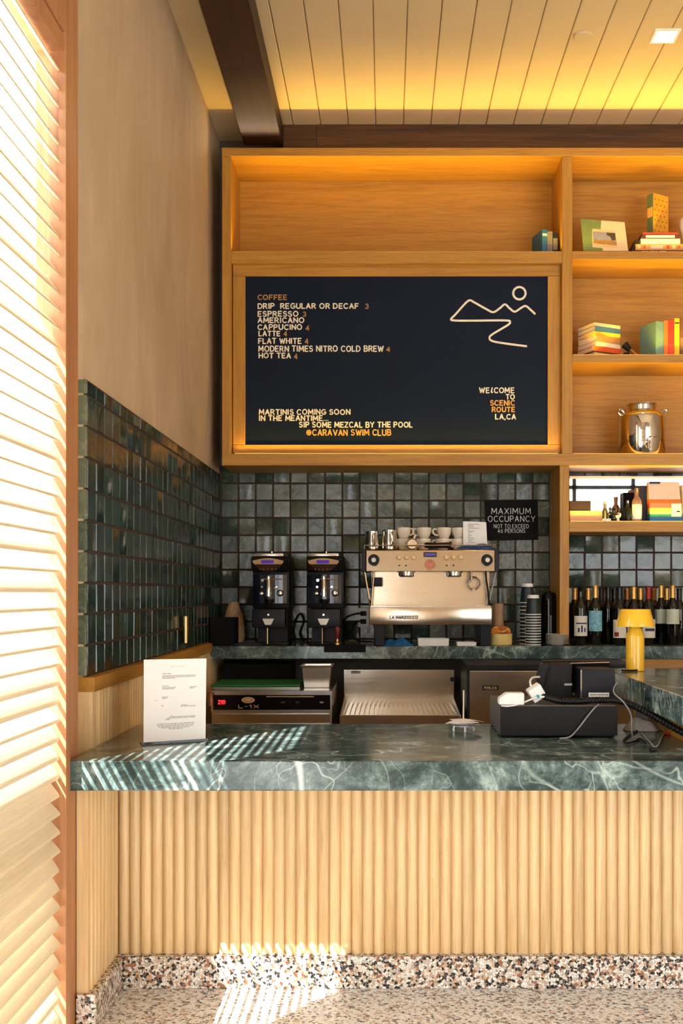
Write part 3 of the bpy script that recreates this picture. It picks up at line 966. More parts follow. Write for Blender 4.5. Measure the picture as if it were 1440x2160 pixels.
# ------------------------------------------------------------------ espresso machine
DM = 5.61
em = thing('espresso_machine', 'wide chrome two group espresso machine on the back counter', 'coffee machine', (X(907, DM), 5.8, ZT))
def P(px, d=DM): return X(px, d)
def Q(py, d=DM): return Z(py, d)
m = MB()   # upper box with the control panel leaning back a touch
m.prism([(DM, Q(1205)), (DM + 0.012, Q(1161)), (DM + 0.02, Q(1159)), (6.02, Q(1159)), (6.02, Q(1205)), (DM + 0.02, Q(1206))], P(772), P(1043), 'X')
m.build('upper_housing', M['steelwarm'], em, smooth=30, bevel=0.002)
for a, b in ((762, 771.5), (1043.5, 1052.5)):
    m = MB(); m.prism([(DM + .012, Q(1206)), (DM + .02, Q(1157)), (6.03, Q(1157)), (6.03, Q(1206))], P(a), P(b), 'X')
    m.build('side_panel', M['charcoal'], em, smooth=0, bevel=0.003)
m = MB(); m.bpx(783, 1032, 1204.5, 1281, 5.72, 6.02); m.build('back_plate', M['steelwarm'], em, smooth=0, bevel=0.002)
m = MB(); m.bpx(779, 1037, 1281, 1318, DM - 0.01, 6.0, bev=0.003); m.build('drip_tray', M['steelwarm'], em, smooth=30)
m = MB()
m.box(P(781), P(1035), DM + .01, 5.72, Q(1283) + .003, Q(1280) + .004)
for k in range(26):
    x = P(784) + (P(1032) - P(784)) * k / 25
    m.box(x - .0025, x + .0025, DM + .012, 5.715, Q(1280) + .004, Q(1280) + .008)
m.build('grate', M['steel'], em, smooth=0)
for a in (787, 1013):
    m = MB()
    x0, x1 = P(a, 5.66), P(a + 24, 5.66)
    s = 1 if a < 900 else -1
    m.hexa([(x0 + .012 * (s > 0), 5.66, ZT), (x1 - .012 * (s < 0), 5.66, ZT), (x1 - .012 * (s < 0), 5.71, ZT), (x0 + .012 * (s > 0), 5.71, ZT), (x0, 5.65, Q(1318)), (x1, 5.65, Q(1318)), (x1, 5.72, Q(1318)), (x0, 5.72, Q(1318))])
    m.build('foot', M['charcoal'], em, smooth=0, bevel=0.003)
    m = MB(); m.box(x0, x1, 5.94, 5.99, ZT, Q(1318)); m.build('foot', M['charcoal'], em, smooth=0, bevel=0.003)
# struts at the sides
for xa, xb in ((768, 781), (1047, 1030)):
    m = MB(); m.tube([(P(xa), DM + .03, Q(1206)), (P(xb), DM + .05, Q(1281))], .006); m.build('strut', M['chrome'], em)
for kx in (788, 1027):
    kn = None
    m = MB(); m.lathe([(0, -.034), (.026, -.034), (.0295, -.028), (.0295, -.004), (.033, 0.004), (0, .006)], (P(kx), DM + .006, Q(1181.5)), 28, 'Y', cap=False)
    kn = m.build('steam_knob', M['black'], em)
    m = MB(); m.lathe([(0, -.037), (.012, -.037), (.013, -.033), (0, -.032)], (P(kx), DM + .006, Q(1181.5)), 20, 'Y', cap=False); m.build('knob_badge', M['white'], kn)
for gx in (841.5, 857, 872, 941.5, 957, 972.5):
    m = MB(); m.lathe([(0, -.006), (.012, -.006), (.0145, -.004), (.0145, .004), (0, .006)], (P(gx), DM + .006, Q(1175.5)), 20, 'Y', cap=False)
    bt = m.build('brew_button', M['orange'], em)
    m = MB(); m.lathe([(0, -.0075), (.0105, -.0075), (.0105, -.004), (0, -.004)], (P(gx), DM + .006, Q(1175.5)), 20, 'Y', cap=False); m.build('button_lens', M['ceramic'], bt)
for gx in (842, 856, 942, 956):
    m = MB(); m.box(P(gx - 1.6), P(gx + 1.6), DM - .001, DM + .01, Q(1194), Q(1191.5)); m.build('mark', M['black'], em, smooth=0)
m = MB(); m.bpx(893, 921, 1164.5, 1174.5, DM - .002, DM + .02, bev=.002)
ds = m.build('display', M['brownplate'], em)
m = MB(); m.bpx(896, 918, 1167, 1172, DM - .003, DM); m.build('display_window', M['mauve'], ds, smooth=0)
m = MB(); m.lathe([(0, -.004), (.026, -.004), (.0295, -.007), (.0295, .01), (0, .01)], (P(906.5), DM + .004, Q(1191)), 32, 'Y', cap=False)
bd = m.build('round_badge', M['bronze'], em)
m = MB(); m.lathe([(0, -.0055), (.0255, -.0055), (.0255, -.003), (0, -.003)], (P(906.5), DM + .004, Q(1191)), 32, 'Y', cap=False); m.build('badge_face', plain('salmon enamel', (206, 122, 98), .4, vary=.3, nscale=60), bd)
for gx in (857, 957):     # group heads
    m = MB(); m.lathe([(0, 0.03), (.055, .03), (.055, .012), (.046, .010), (.046, -.004), (.038, -.012), (0, -.012)], (P(gx, 5.68), 5.68, Q(1212)), 28, cap=False)
    m.build('group_head', M['chrome'], em)
# black lever box at the left, ring handle and wands at the right
m = MB(); m.bpx(784, 806, 1218, 1237, 5.66, 5.70, bev=.003); m.build('paddle', M['black'], em)
m = MB(); m.tube([(P(787, 5.66), 5.66, Q(1206)), (P(787, 5.66), 5.655, Q(1222)), (P(784), 5.65, Q(1250)), (P(782), 5.64, Q(1279))], .006); m.build('steam_wand', M['chrome'], em)
m = MB(); m.tube([(P(1026), 5.66, Q(1206)), (P(1027), 5.655, Q(1225)), (P(1031), 5.65, Q(1250)), (P(1033), 5.64, Q(1280))], .0055); m.build('steam_wand', M['black'], em)
m = MB()
m.tube([(P(1001) + .033 * math.cos(a * math.pi / 12), 5.65, Q(1230) + .033 * math.sin(a * math.pi / 12)) for a in range(24)], .005, closed=True)
m.tube([(P(994), 5.65, Q(1206)), (P(994), 5.648, Q(1228))], .009)
m.lathe([(0, -.008), (.008, -.008), (.008, .008), (0, .008)], (P(1000), 5.65, Q(1245)), 12, 'Y', cap=False)
m.build('tap_ring', M['chrome'], em)
m = MB(); write(m, 'LA MARZOCCO', (P(822), DM - .0105, Q(1305)), (1, 0, 0), (0, 0, 1), 58 / FPX * DM, 5 / FPX * DM, 1.5 / FPX * DM, (0, -1, 0))
m.build('nameplate_lettering', M['black'], em)
m = MB(); m.bpx(820, 883, 1297.5, 1306.5, DM - .0115, DM - .009); m.build('nameplate', M['steel'], em, smooth=0)
for v in em.children:
    if v.name.startswith('nameplate_lettering'): v.location.y -= .0015
# rail around the cup tray
m = MB()
zr = Q(1150)
m.tube([(P(766), 6.0, zr), (P(766), DM + .03, zr), (P(768), DM + .02, zr), (P(1046), DM + .02, zr), (P(1048), DM + .03, zr), (P(1048), 6.0, zr)], .003)
for px in (768, 1046):
    m.tube([(P(px), DM + .025, Q(1158)), (P(px), DM + .022, zr)], .003)
for v in m.bm.verts: pass
m.build('cup_rail', M['chrome'], em)

ZM = Q(1157) + .0005      # top of the machine
def pitcher(cx, w, h, d, label, mat_='chrome'):
    t = thing('milk_pitcher', label, 'pitcher', (X(cx, d), d, ZM), 'steel milk pitchers')
    r = w / 2 / FPX * d; H = h / FPX * d
    c = (X(cx, d), d, ZM)
    m = MB(); m.lathe([(0, 0), (r * .98, 0), (r, .006), (r, H * .45), (r * .86, H * .8), (r * .9, H), (r * .87, H), (r * .83, H * .8), (r * .95, H * .4), (r * .95, .01), (0, .008)], c, 28, cap=False)
    m.build('body', M[mat_], t)
    m = MB(); m.tube(spline([(c[0] + r * .2, d - r * .85, ZM + H * .85), (c[0] + r * .35, d - r * 1.5, ZM + H * .8), (c[0] + r * .35, d - r * 1.55, ZM + H * .3), (c[0] + r * .2, d - r * .95, ZM + H * .16)], 5), .005); m.build('handle', M[mat_], t)
pitcher(784.5, 31, 38, 5.76, 'steel milk pitcher at the left end of the coffee machine top')
pitcher(821, 35, 41, 5.76, 'steel milk pitcher second from the left on the coffee machine')

def cup_proto():
    t = thing('coffee_cup', 'x', 'cup', (0, 0, 0), 'cups on the coffee machine')
    r, H = .042, .062
    m = MB(); m.lathe([(0, 0), (.024, 0), (.027, .004), (.037, .025), (r, .05), (r, H), (r - .003, H), (r - .004, .048), (.03, .02), (.02, .008), (0, .007)], (0, 0, 0), 28, cap=False)
    m.build('bowl', M['ceramic'], t)
    m = MB(); m.tube(spline([(-.037, 0, .052), (-.058, 0, .054), (-.064, 0, .038), (-.052, 0, .022), (-.034, 0, .02)], 5), .0055); m.build('handle', M['ceramic'], t)
    return t
cp = cup_proto()
first = True
CW = .062
for px, d, lev, lab, rz in (
    (851, 5.79, 0, 'stoneware cup beneath another, right beside the steel pitchers', 2.2), (851, 5.79, 1, 'stoneware cup stacked on top beside the steel pitchers', 2.6),
    (893, 5.79, 0, 'lower stoneware cup just behind the portafilter head', 0.2), (894, 5.79, 1, 'upper stoneware cup above the portafilter, handle to the left', 0.0),
    (934, 5.79, 0, 'lower stoneware cup behind the black portafilter handle', -0.3), (936, 5.79, 1, 'upper stoneware cup above the portafilter handle, nearer the paper card', 0.15),
    (966, 5.80, 0, 'lower stoneware cup partly hidden behind the paper card', 0.4), (968, 5.80, 1, 'upper stoneware cup half hidden behind the paper card', -1.0)):
    loc = (X(px, d), d, ZM + lev * (CW + .0008))
    if first:
        cp.location = loc; cp['label'] = lab; cp.rotation_euler = (0, 0, rz); first = False
    else:
        copy_tree(cp, loc, lab, rotz=rz)

pf = thing('portafilter', 'chrome portafilter with black handle lying on the coffee machine top', 'portafilter', (X(875, 5.66), 5.66, ZM))
m = MB()
c = (X(869, 5.67), 5.67, ZM + .026)
m.lathe([(0, -.018), (.026, -.018), (.031, -.012), (.031, .012), (.035, .014), (.035, .018), (.028, .018), (.026, -.008), (0, -.01)], c, 24, 'Y', cap=False)
m.tube([(c[0] + .008, 5.665, c[2] + .03), (c[0] + .014, 5.665, c[2] + .05)], .008)
m.build('basket', M['chrome'], pf)
m = MB(); m.tube([(c[0] + .028, 5.66, ZM + .024), (X(897, 5.66), 5.66, ZM + .02)], .007); m.build('neck', M['chrome'], pf)
m = MB(); m.tube([(X(895, 5.66), 5.66, ZM + .02), (X(900, 5.66), 5.66, ZM + .02), (X(920, 5.66), 5.66, ZM + .0185), (X(949, 5.66), 5.66, ZM + .0195), (X(951, 5.66), 5.66, ZM + .0195)], [.013, .016, .014, .018, .014], seg=14); m.build('handle', M['black'], pf)

m = MB(); m.cloth(X(1005, 5.67), 5.69, ZM, 0.205, 0.07, 0.034, seed=4)
tag(m.build('bar_towel', M['navycloth'], smooth=80), 'crumpled blue towel on top of the coffee machine at right', 'towel')
cd = thing('paper_card', 'white printed paper card standing on the coffee machine top', 'card', (X(1002, 5.72), 5.745, ZM + .012))
m = MB(); m.hexa([(X(977, 5.74), 5.745, ZM), (X(1028, 5.74), 5.745, ZM), (X(1028, 5.74), 5.747, ZM), (X(977, 5.74), 5.747, ZM), (X(976.5, 5.74), 5.755, Z(1099, 5.74)), (X(1025.5, 5.74), 5.755, Z(1101, 5.74)), (X(1025.5, 5.74), 5.757, Z(1101, 5.74)), (X(976.5, 5.74), 5.757, Z(1099, 5.74))])
m.build('sheet', M['paper'], cd, smooth=0)
m = MB()
rr = random.Random(5)
for k in range(14):
    y = 1105 + k * 2.9
    x0 = 987
    x1 = x0 + rr.choice((4, 8, 12, 14, 24))
    f = (1155 - y) / 55
    m.box(X(x0, 5.74), X(x1, 5.74), 5.7445 + .0095 * f, 5.7465 + .0095 * f, Z(y + .9, 5.74), Z(y, 5.74))
m.build('print', M['inkdark'], cd, smooth=0)

# ------------------------------------------------------------------ grinders
def grinder(cx, label):
    d = 5.655
    s = FPX / d
    t = thing('coffee_grinder', label, 'coffee grinder', (X(cx, d), d + .14, ZT), 'coffee grinders')
    x = lambda px: X(cx + px, d)
    m = MB(); m.box(x(-34), x(40), d + .10, d + .36, ZT, ZT + .015, bev=.004); m.box(x(-28), x(36), d + .14, d + .34, ZT + .014, Z(1283, d))
    m.build('base', M['black'], t)
    m = MB(); m.box(x(-35), x(35), d + .03, d + .33, Z(1325, d), Z(1285, d), bev=.004); m.build('lower_box', M['charcoal'], t)
    m = MB(); m.box(x(-36), x(42), d + .09, d + .37, Z(1284, d), Z(1172, d), bev=.006); m.build('body', M['black'], t)
    # rounded glossy bowl behind the spout
    m = MB()
    for k in range(9):
        u0, u1 = -35 + 72 * k / 9, -35 + 72 * (k + 1) / 9
        f = lambda u: d + .088 - .034 * math.cos((u - 1) / 38 * math.pi / 2.2)
        m.hexa([(x(u0), f(u0), Z(1273, d)), (x(u1), f(u1), Z(1273, d)), (x(u1), d + .12, Z(1273, d)), (x(u0), d + .12, Z(1273, d)), (x(u0), f(u0), Z(1212, d)), (x(u1), f(u1), Z(1212, d)), (x(u1), d + .12, Z(1212, d)), (x(u0), d + .12, Z(1212, d))])
    bmesh.ops.remove_doubles(m.bm, verts=m.bm.verts[:], dist=.0002)
    m.build('glossy_front', plain('navy black gloss', (14, 18, 38), .1, coat=.3), t, smooth=60)
    for px, py, rr_ in ((-16, 1252, .014), (24, 1251, .019), (14, 1240, .008)):
        m = MB(); m.lathe([(0, -.012), (rr_ * .7, -.009), (rr_, 0), (rr_ * .9, .006), (0, .006)], (x(px), d + .058, Z(py, d)), 18, 'Y', cap=False); m.build('chrome_knob', M['chrome'], t)
    # head with slanted front and the shield shaped face
    m = MB(); m.prism([(d + .10, Z(1207, d)), (d + .035, Z(1203, d)), (d + .005, Z(1180, d)), (d + .02, Z(1174, d)), (d + .36, Z(1172, d)), (d + .36, Z(1207, d))], x(-36), x(41), 'X')
    m.build('head', M['black'], t, smooth=0, bevel=.003)
    top = [(-33.5 + 67 * i / 12, 1182.5 - 5.5 * math.sin(math.pi * i / 12)) for i in range(13)]
    sh_ = [(x(a), Z(b, d)) for a, b in top] + [(x(a), Z(b, d)) for a, b in ((31, 1189), (22, 1198), (12, 1204), (0, 1205.5), (-12, 1204), (-22, 1198), (-31, 1189))]
    def slope(o, lift):
        for v in o.data.vertices:
            zz = v.co.z + ZT
            tt = (zz - Z(1205, d)) / (Z(1178, d) - Z(1205, d))
            v.co.y += (.036 - .031 * tt) - lift
    m = MB(); m.prism(sh_, d, d + .004, 'Y'); f = m.build('face', M['brownplate'], t, smooth=0); slope(f, .003)
    tp = [(x(a * .985), Z(b + .4, d)) for a, b in top] + [(x(31.2), Z(1187.5, d)), (x(28), Z(1190, d)), (x(-28), Z(1190, d)), (x(-31.2), Z(1187.5, d))]
    m = MB(); m.prism(tp, d, d + .003, 'Y'); f = m.build('face_band', M['bronze'], t, smooth=0); slope(f, .0045)
    m = MB(); m.box(x(-14), x(12.5), d, d + .003, Z(1188.5, d), Z(1181.5, d)); f = m.build('display', M['mauve'], t, smooth=0); slope(f, .006)
    for k, px in enumerate((-17.5, -9.5, -1, 8, 16)):
        m = MB(); m.lathe([(0, -.003), (.004, -.003), (.005, 0), (.005, .003), (0, .003)], (x(px), d, Z(1200.5, d)), 12, 'Y', cap=False)
        f = m.build('button', M['chrome'], t); slope(f, .005)
    m = MB(); m.box(x(-35), x(32), d + .02, d + .30, Z(1173.5, d), Z(1166.5, d), bev=.003); m.lathe([(0, 0), (.008, 0), (.008, .014), (0, .014)], (x(4), d + .1, Z(1167, d)), 12, cap=False)
    m.build('hopper_lid', M['steel'], t)
    # dosing spout, lever, funnel
    m = MB(); m.lathe([(0, Z(1258, d)), (.017, Z(1258, d)), (.017, Z(1226, d)), (.013, Z(1222, d)), (.017, Z(1214, d)), (0, Z(1213, d))], (x(0), d + .03, 0), 20, cap=False); m.build('spout', M['chrome'], t)
    m = MB(); m.tube([(x(-12), d + .02, Z(1221.5, d)), (x(30), d + .02, Z(1221.5, d))], .0028); m.lathe([(0, -.006), (.008, -.006), (.008, .006), (0, .006)], (x(-12), d + .02, Z(1224, d)), 12, 'Y', cap=False); m.build('lever', M['chrome'], t)
    m = MB(); m.lathe([(.026, Z(1264, d)), (.026, Z(1267, d)), (.012, Z(1277, d)), (.008, Z(1283, d)), (.006, Z(1283, d)), (.010, Z(1276, d)), (.023, Z(1267, d)), (.023, Z(1264, d))], (x(2), d + .03, 0), 20, cap=False); m.build('funnel', M['black'], t)
    for px in (-14, 17):
        m = MB(); m.lathe([(0, -.007), (.006, -.007), (.007, 0), (0, 0)], (x(px), d + .043, Z(1238, d)), 12, 'Y', cap=False); m.build('screw', M['chrome'], t)
    # fork plate for the portafilter and its post
    m = MB(); m.prism([(x(-12.5), Z(1305, d)), (x(12.5), Z(1305, d)), (x(9), Z(1313, d)), (x(6), Z(1318.5, d)), (x(-6), Z(1318.5, d)), (x(-9), Z(1313, d))], d + .012, d + .031, 'Y'); m.build('fork_plate', M['ceramicw'], t, smooth=0, bevel=.002)
    m = MB(); m.tube([(x(-4), d + .07, ZT + .008), (x(-4), d + .07, Z(1324, d))], .0055); m.build('post', M['brass'], t)
    m = MB(); m.lathe([(0, -.003), (.006, -.003), (.006, .001), (0, .001)], (x(0), d + .03, Z(1297, d)), 14, 'Y', cap=False); m.build('emblem', M['steel'], t)
grinder(564.5, 'tall black coffee grinder farther from the coffee machine')
grinder(681.5, 'tall black coffee grinder next to the coffee machine')

# ------------------------------------------------------------------ things at the left end of the back counter
m = MB(); m.bpx(443, 495, 1304, 1358, 5.70, 5.85)
kb = thing('knock_box', 'low square black bin at the left end of the back counter', 'bin', (X(469, 5.7), 5.78, ZT))
z0 = ZT
m = MB(); a, b = X(443, 5.70), X(494, 5.70)
t_ = .006; zt_ = Z(1303, 5.70)
m.box(a, b, 5.70, 5.86, z0, z0 + .01); m.box(a, a + t_, 5.70, 5.86, z0 + .01, zt_); m.box(b - t_, b, 5.70, 5.86, z0 + .01, zt_); m.box(a + t_, b - t_, 5.70, 5.706, z0 + .01, zt_); m.box(a + t_, b - t_, 5.854, 5.86, z0 + .01, zt_)
m.build('bin_body', M['blackmatte'], kb, smooth=0)
m = MB(); m.tube([(a + .004, 5.78, zt_ - .012), (b - .004, 5.78, zt_ - .012)], .009); m.build('knock_bar', M['charcoal'], kb)
# crumpled paper bag
m = MB()
rr = random.Random(3)
cx, cy = X(493, 5.95), 5.96
rings = []
for j in range(11):
    v = j / 10; zc = ZT + v * (Z(1270, 5.95) - ZT)
    w = .058 * (1 - .55 * max(0, v - .55) / .45); dp = .045 * (1 - .7 * max(0, v - .5) / .5)
    rings.append([m.bm.verts.new((cx + w * math.cos(i * math.pi / 8) * (1 + rr.uniform(-.14, .14)), cy + dp * math.sin(i * math.pi / 8) * (1 + rr.uniform(-.2, .2)), zc + (rr.uniform(-.006, .006) if 0 < j else 0))) for i in range(16)])
for p, q in zip(rings, rings[1:]):
    for i in range(16): m.bm.faces.new([p[i], p[(i + 1) % 16], q[(i + 1) % 16], q[i]])
m.bm.faces.new(rings[0][::-1]); m.bm.faces.new(rings[-1])
tag(m.build('paper_bag', M['kraft'], smooth=20), 'crumpled brown paper bag behind the low black bin', 'bag')
m = MB(); m.cloth(X(522, 5.66), 5.70, ZT, .17, .10, .028, seed=9)
tag(m.build('bar_towel', M['dkcloth'], smooth=80), 'dark slate towel lying flat before the farther grinder', 'towel')
# brass coat hook like pull on the left wall
t = thing('wall_sconce', 'short vertical brass cylinder fixed to the dark tiles of the left wall', 'wall fixture', (XL, 4.95, Z(1328, 4.95)))
m = MB(); m.tube([(X(391, 4.95), 4.95, Z(1356, 4.95)), (X(391, 4.95), 4.95, Z(1300, 4.95))], .0155, seg=16); m.build('cylinder', M['brass'], t)
m = MB(); m.tube([(XL + .001, 4.95, Z(1328, 4.95)), (X(391, 4.95), 4.95, Z(1328, 4.95))], .006); m.build('stem', M['brass'], t)

# tamping mat with tamper
m = MB(); m.box(X(683, 5.6), X(772, 5.6), 5.615, 5.655, Z(1376, 5.615), ZT + .006); 
mb2 = MB(); mb2.prism([(5.612, Z(1376, 5.612)), (5.626, Z(1376, 5.612)), (5.626, ZT + .0005), (5.652, ZT + .0005), (5.652, ZT + .007), (5.612, ZT + .007)], X(683, 5.612), X(771, 5.612), 'X')
tag(mb2.build('tamping_mat', M['blackmatte'], smooth=0, bevel=.002), 'black rubber mat hanging over the back counter edge by the grinder', 'mat')
m.bm.free()
tm = thing('tamper', 'coffee tamper with dark red handle standing by the nearer grinder', 'tamper', (X(711, 5.64), 5.632, ZT + .0075))
c = (X(711, 5.64), 5.632, 0); zb = ZT + .0075
m = MB(); m.lathe([(0, zb), (.019, zb), (.019, zb + .012), (.010, zb + .018), (.008, zb + .034), (0, zb + .034)], c, 24, cap=False); m.build('foot', M['brass'], tm)
m = MB(); m.lathe([(0, zb + .032), (.009, zb + .032), (.011, zb + .05), (.0155, zb + .07), (.0165, zb + .088), (.011, zb + .10), (0, zb + .103)], c, 24, cap=False); m.build('handle', plain('dark red wood', (112, 30, 24), .35), tm)

# wall outlet with plugs and cables
ot = thing('wall_outlet', 'white double power outlet on the tiles left of the coffee machine', 'outlet', (X(766, 6.1), 6.11, Z(1322, 6.1)))
m = MB(); m.bpx(754.5, 778.5, 1282, 1323, 6.105, 6.118, bev=.003); m.build('cover_plate', M['white'], ot)
for py in (1294, 1311):
    m = MB(); m.lathe([(0, -.004), (.017, -.004), (.017, .002), (0, .002)], (X(766.5, 6.1), 6.106, Z(py, 6.1)), 20, 'Y', cap=False); m.build('socket', M['ceramicw'], ot)
def cable(label, pts, r, mat_='black', cat='cable', plug=None, name='power_cable', n=8):
    m = MB(); m.tube(spline(pts, n), r, seg=8)
    if plug: m.box(*plug, bev=.003)
    return tag(m.build(name, M[mat_], smooth=60), label, cat)
cable('black power cable from the upper outlet socket trailing left', [at(768, 1294, 6.085), at(755, 1294, 6.04), at(742, 1297, 6.02), at(730, 1303, 6.04), at(722, 1318, 6.07), at(726, 1340, 6.07), at(733, 1352, 6.07)], .005, plug=(X(760, 6.09), X(772, 6.09), 6.075, 6.101, Z(1299, 6.09), Z(1289, 6.09)))
cable('black power cable from the lower outlet socket looping down', [at(768, 1311, 6.085), at(757, 1310, 6.05), at(747, 1318, 6.02), at(742, 1334, 6.0), at(752, 1350, 5.99), at(772, 1353, 5.96), at(784, 1353, 5.95)], .005, plug=(X(760, 6.09), X(772, 6.09), 6.075, 6.101, Z(1316, 6.09), Z(1306, 6.09)))
cable('black cable looping behind the nearer grinder', [at(622, 1352, 6.05), at(618, 1330, 6.07), at(624, 1305, 6.08), at(634, 1295, 6.08), at(640, 1310, 6.07), at(632, 1335, 6.06), at(640, 1352, 6.04)], .006)

m = MB(); m.cloth(X(838, 5.65), 5.685, ZT, .175, .08, .045, seed=12)
tag(m.build('bar_towel', M['blue'], smooth=80), 'crumpled bright blue towel under the coffee machine', 'towel')
def tray(x0, x1, y0, y1, d, lab):
    t = MB(); a, b = X(x0, d), X(x1, d); zt_ = Z(y0, d)
    z0 = ZT
    dd = .10
    H = max(.012, zt_ - z0)
    t.prism([(a + .006, z0), (b - .006, z0), (b, z0 + H), (a, z0 + H)], d, d + .003, 'Y'); t.prism([(a + .006, z0), (b - .006, z0), (b, z0 + H), (a, z0 + H)], d + dd - .003, d + dd, 'Y')
    t.box(a + .004, b - .004, d + .003, d + dd - .003, z0, z0 + .004)
    t.box(a + .002, a + .006, d + .003, d + dd - .003, z0 + .004, z0 + H); t.box(b - .006, b - .002, d + .003, d + dd - .003, z0 + .004, z0 + H)
    tag(t.build('tray', M['white'], smooth=0), lab, 'tray', 'white trays under the coffee machine')
tray(881, 947, 1347, 1361, 5.65, 'larger white tray under the middle of the coffee machine')
tray(963, 1005, 1355, 1364, 5.65, 'smaller white tray under the right half of the coffee machine')

# pepper mill, snack bowl
m = MB(); c = (X(1051, 5.85), 5.87, 0)
r = .032
pm = thing('pepper_mill', 'tan wooden cylinder mill behind the pale yellow bowl', 'mill', (c[0], c[1], ZT))
m.lathe([(0, ZT), (r, ZT), (r, Z(1298, 5.85)), (r * .92, Z(1295, 5.85)), (r, Z(1292, 5.85)), (r, Z(1276, 5.85)), (r * .85, Z(1273, 5.85)), (0, Z(1273, 5.85))], c, 24, cap=False)
m.build('body', wood('walnut mill', 'Z', (150, 116, 88), (190, 156, 122)), pm)
c = (X(1056, 5.74), 5.745, 0); r = 24 / FPX * 5.74
m = MB(); zt_ = Z(1337, 5.72)
m.lathe([(0, ZT), (r * .9, ZT), (r * .98, ZT + .006), (r, zt_), (r * .93, zt_), (r * .9, ZT + .012), (0, ZT + .01)], c, 32, cap=False)
tag(m.build('snack_bowl', M['butter'], smooth=50), 'pale yellow round bowl holding dried orange slices', 'bowl')
rr = random.Random(8)
dm = [plain('dried orange slice', (206, 128, 40), .7, vary=.2), plain('browned fruit slice', (170, 92, 44), .7, vary=.2), plain('pale dried slice', (226, 176, 96), .7, vary=.2)]
labs = ['leftmost upright', 'brown left leaning', 'topmost', 'pale middle', 'orange middle front', 'right hand flat', 'brown right leaning', 'rightmost']
for i in range(8):
    a = -0.05 + (i / 7) * .10
    m = MB(); rr2 = .026
    pz = zt_ + .008 + .016 * math.sin(math.pi * i / 7) + (0.006 if i == 2 else 0)
    vs = m.lathe([(0, -.0025), (rr2 * .9, -.0025), (rr2, 0), (rr2 * .9, .0025), (0, .0025)], (0, 0, 0), 16, cap=False)
    Mx = Matrix.Translation((c[0] + a * .8, c[1] + rr.uniform(-.02, .01), pz)) @ Euler((rr.uniform(.3, 1.2), rr.uniform(-.9, .9), 0)).to_matrix().to_4x4()
    for v in vs: v.co = Mx @ v.co
    tag(m.build('fruit_slice', dm[i % 3], smooth=40), labs[i] + ' dried fruit slice in the pale yellow bowl', 'dried fruit', 'dried fruit slices in the bowl')

# paper cups stacked upside down
ORD = ['topmost', 'second from the top', 'third from the top', 'fourth from the top', 'fifth from the top', 'sixth from the top', 'seventh from the top', 'eighth from the top', 'ninth from the top', 'tenth from the top', 'eleventh from the top', 'lowest']
def paper_cup():
    t = thing('paper_cup', 'x', 'paper cup', (0, 0, 0), 'stacked paper cups')
    m = MB(); m.lathe([(.0435, .003), (.031, .108), (.030, .1085), (.0425, .003)], (0, 0, 0), 28, cap=False); m.build('sleeve', M['dgreen'], t)
    m = MB(); m.lathe([(.0435, 0), (.0455, .0015), (.0455, .004), (.0435, .0055), (.0425, .003)], (0, 0, 0), 28, cap=False); m.build('rim', M['white'], t)
    m = MB(); m.lathe([(0, .104), (.029, .104), (.0308, .1075), (.0322, .109), (.0328, .1), (.0338, .094), (.0335, .093), (.0318, .1), (.030, .112), (.028, .112), (.027, .1055), (0, .1055)], (0, 0, 0), 28, cap=False); m.build('base_ring', M['white'], t)
    return t
pcup = paper_cup(); first = True
for px, d, ytop, n, lab in ((1124, 5.75, 1255, 12, 'front stack'), (1112, 5.84, 1231, 12, 'back stack')):
    zt_ = Z(ytop, d) - .112
    step = (zt_ - ZT) / (n - 1)
    for k in range(n):
        loc = (X(px, d), d, ZT + step * (n - 1 - k) + .0003)
        l_ = '%s dark green paper cup in the taller stack behind' % ORD[k] if 'back' in lab else '%s dark green paper cup in the shorter front stack' % ORD[k]
        g_ = 'cups of the taller stack' if 'back' in lab else 'cups of the shorter front stack'
        if first: pcup.location = loc; pcup['label'] = l_; pcup['group'] = g_; first = False
        else: copy_tree(pcup, loc, l_, g_)

# black thermal jug beside the post
c = (X(1159, 5.88), 5.90, 0); r = 18.5 / FPX * 5.88
aj = thing('thermal_jug', 'tall black thermal jug between the paper cups and the oak post', 'jug', (c[0], c[1], ZT))
m = MB(); m.lathe([(0, ZT), (r, ZT), (r, Z(1266, 5.88)), (r * .93, Z(1257, 5.88)), (r * .7, Z(1250, 5.88)), (0, Z(1249, 5.88))], c, 32, cap=False); m.build('body', M['blackgloss'], aj)
m = MB(); m.tube(spline([(c[0], c[1] - r * .3, Z(1250, 5.88)), (c[0], c[1] - r * .8, Z(1249, 5.88)), (c[0], c[1] - r * 1.25, Z(1262, 5.88)), (c[0], c[1] - r * 1.22, Z(1290, 5.88)), (c[0], c[1] - r * .98, Z(1296, 5.88))], 5), .006); m.build('handle', M['black'], aj)

# saucers
def saucer():
    m = MB(); m.lathe([(0, 0), (.034, 0), (.037, .002), (.063, .0085), (.066, .0105), (.062, .0105), (.036, .005), (0, .0045)], (0, 0, 0), 36, cap=False)
    return m.build('saucer', M['ceramicw'], smooth=60)
s0 = None
for k in range(7):
    loc = (X(1175, 5.71), 5.715, ZT + .0003 + k * .0088)
    lab = ['lowest', 'second lowest', 'third lowest', 'middle', 'third from the top', 'second from the top', 'topmost'][k] if False else ORD[6 - k] if k else 'lowest'
    o = saucer() if s0 is None else s0.copy()
    if s0 is None: s0 = o
    else: COL.objects.link(o)
    o.location = loc
    tag(o, lab + ' white saucer in the pile before the oak post', 'saucer', 'white saucers in a pile')

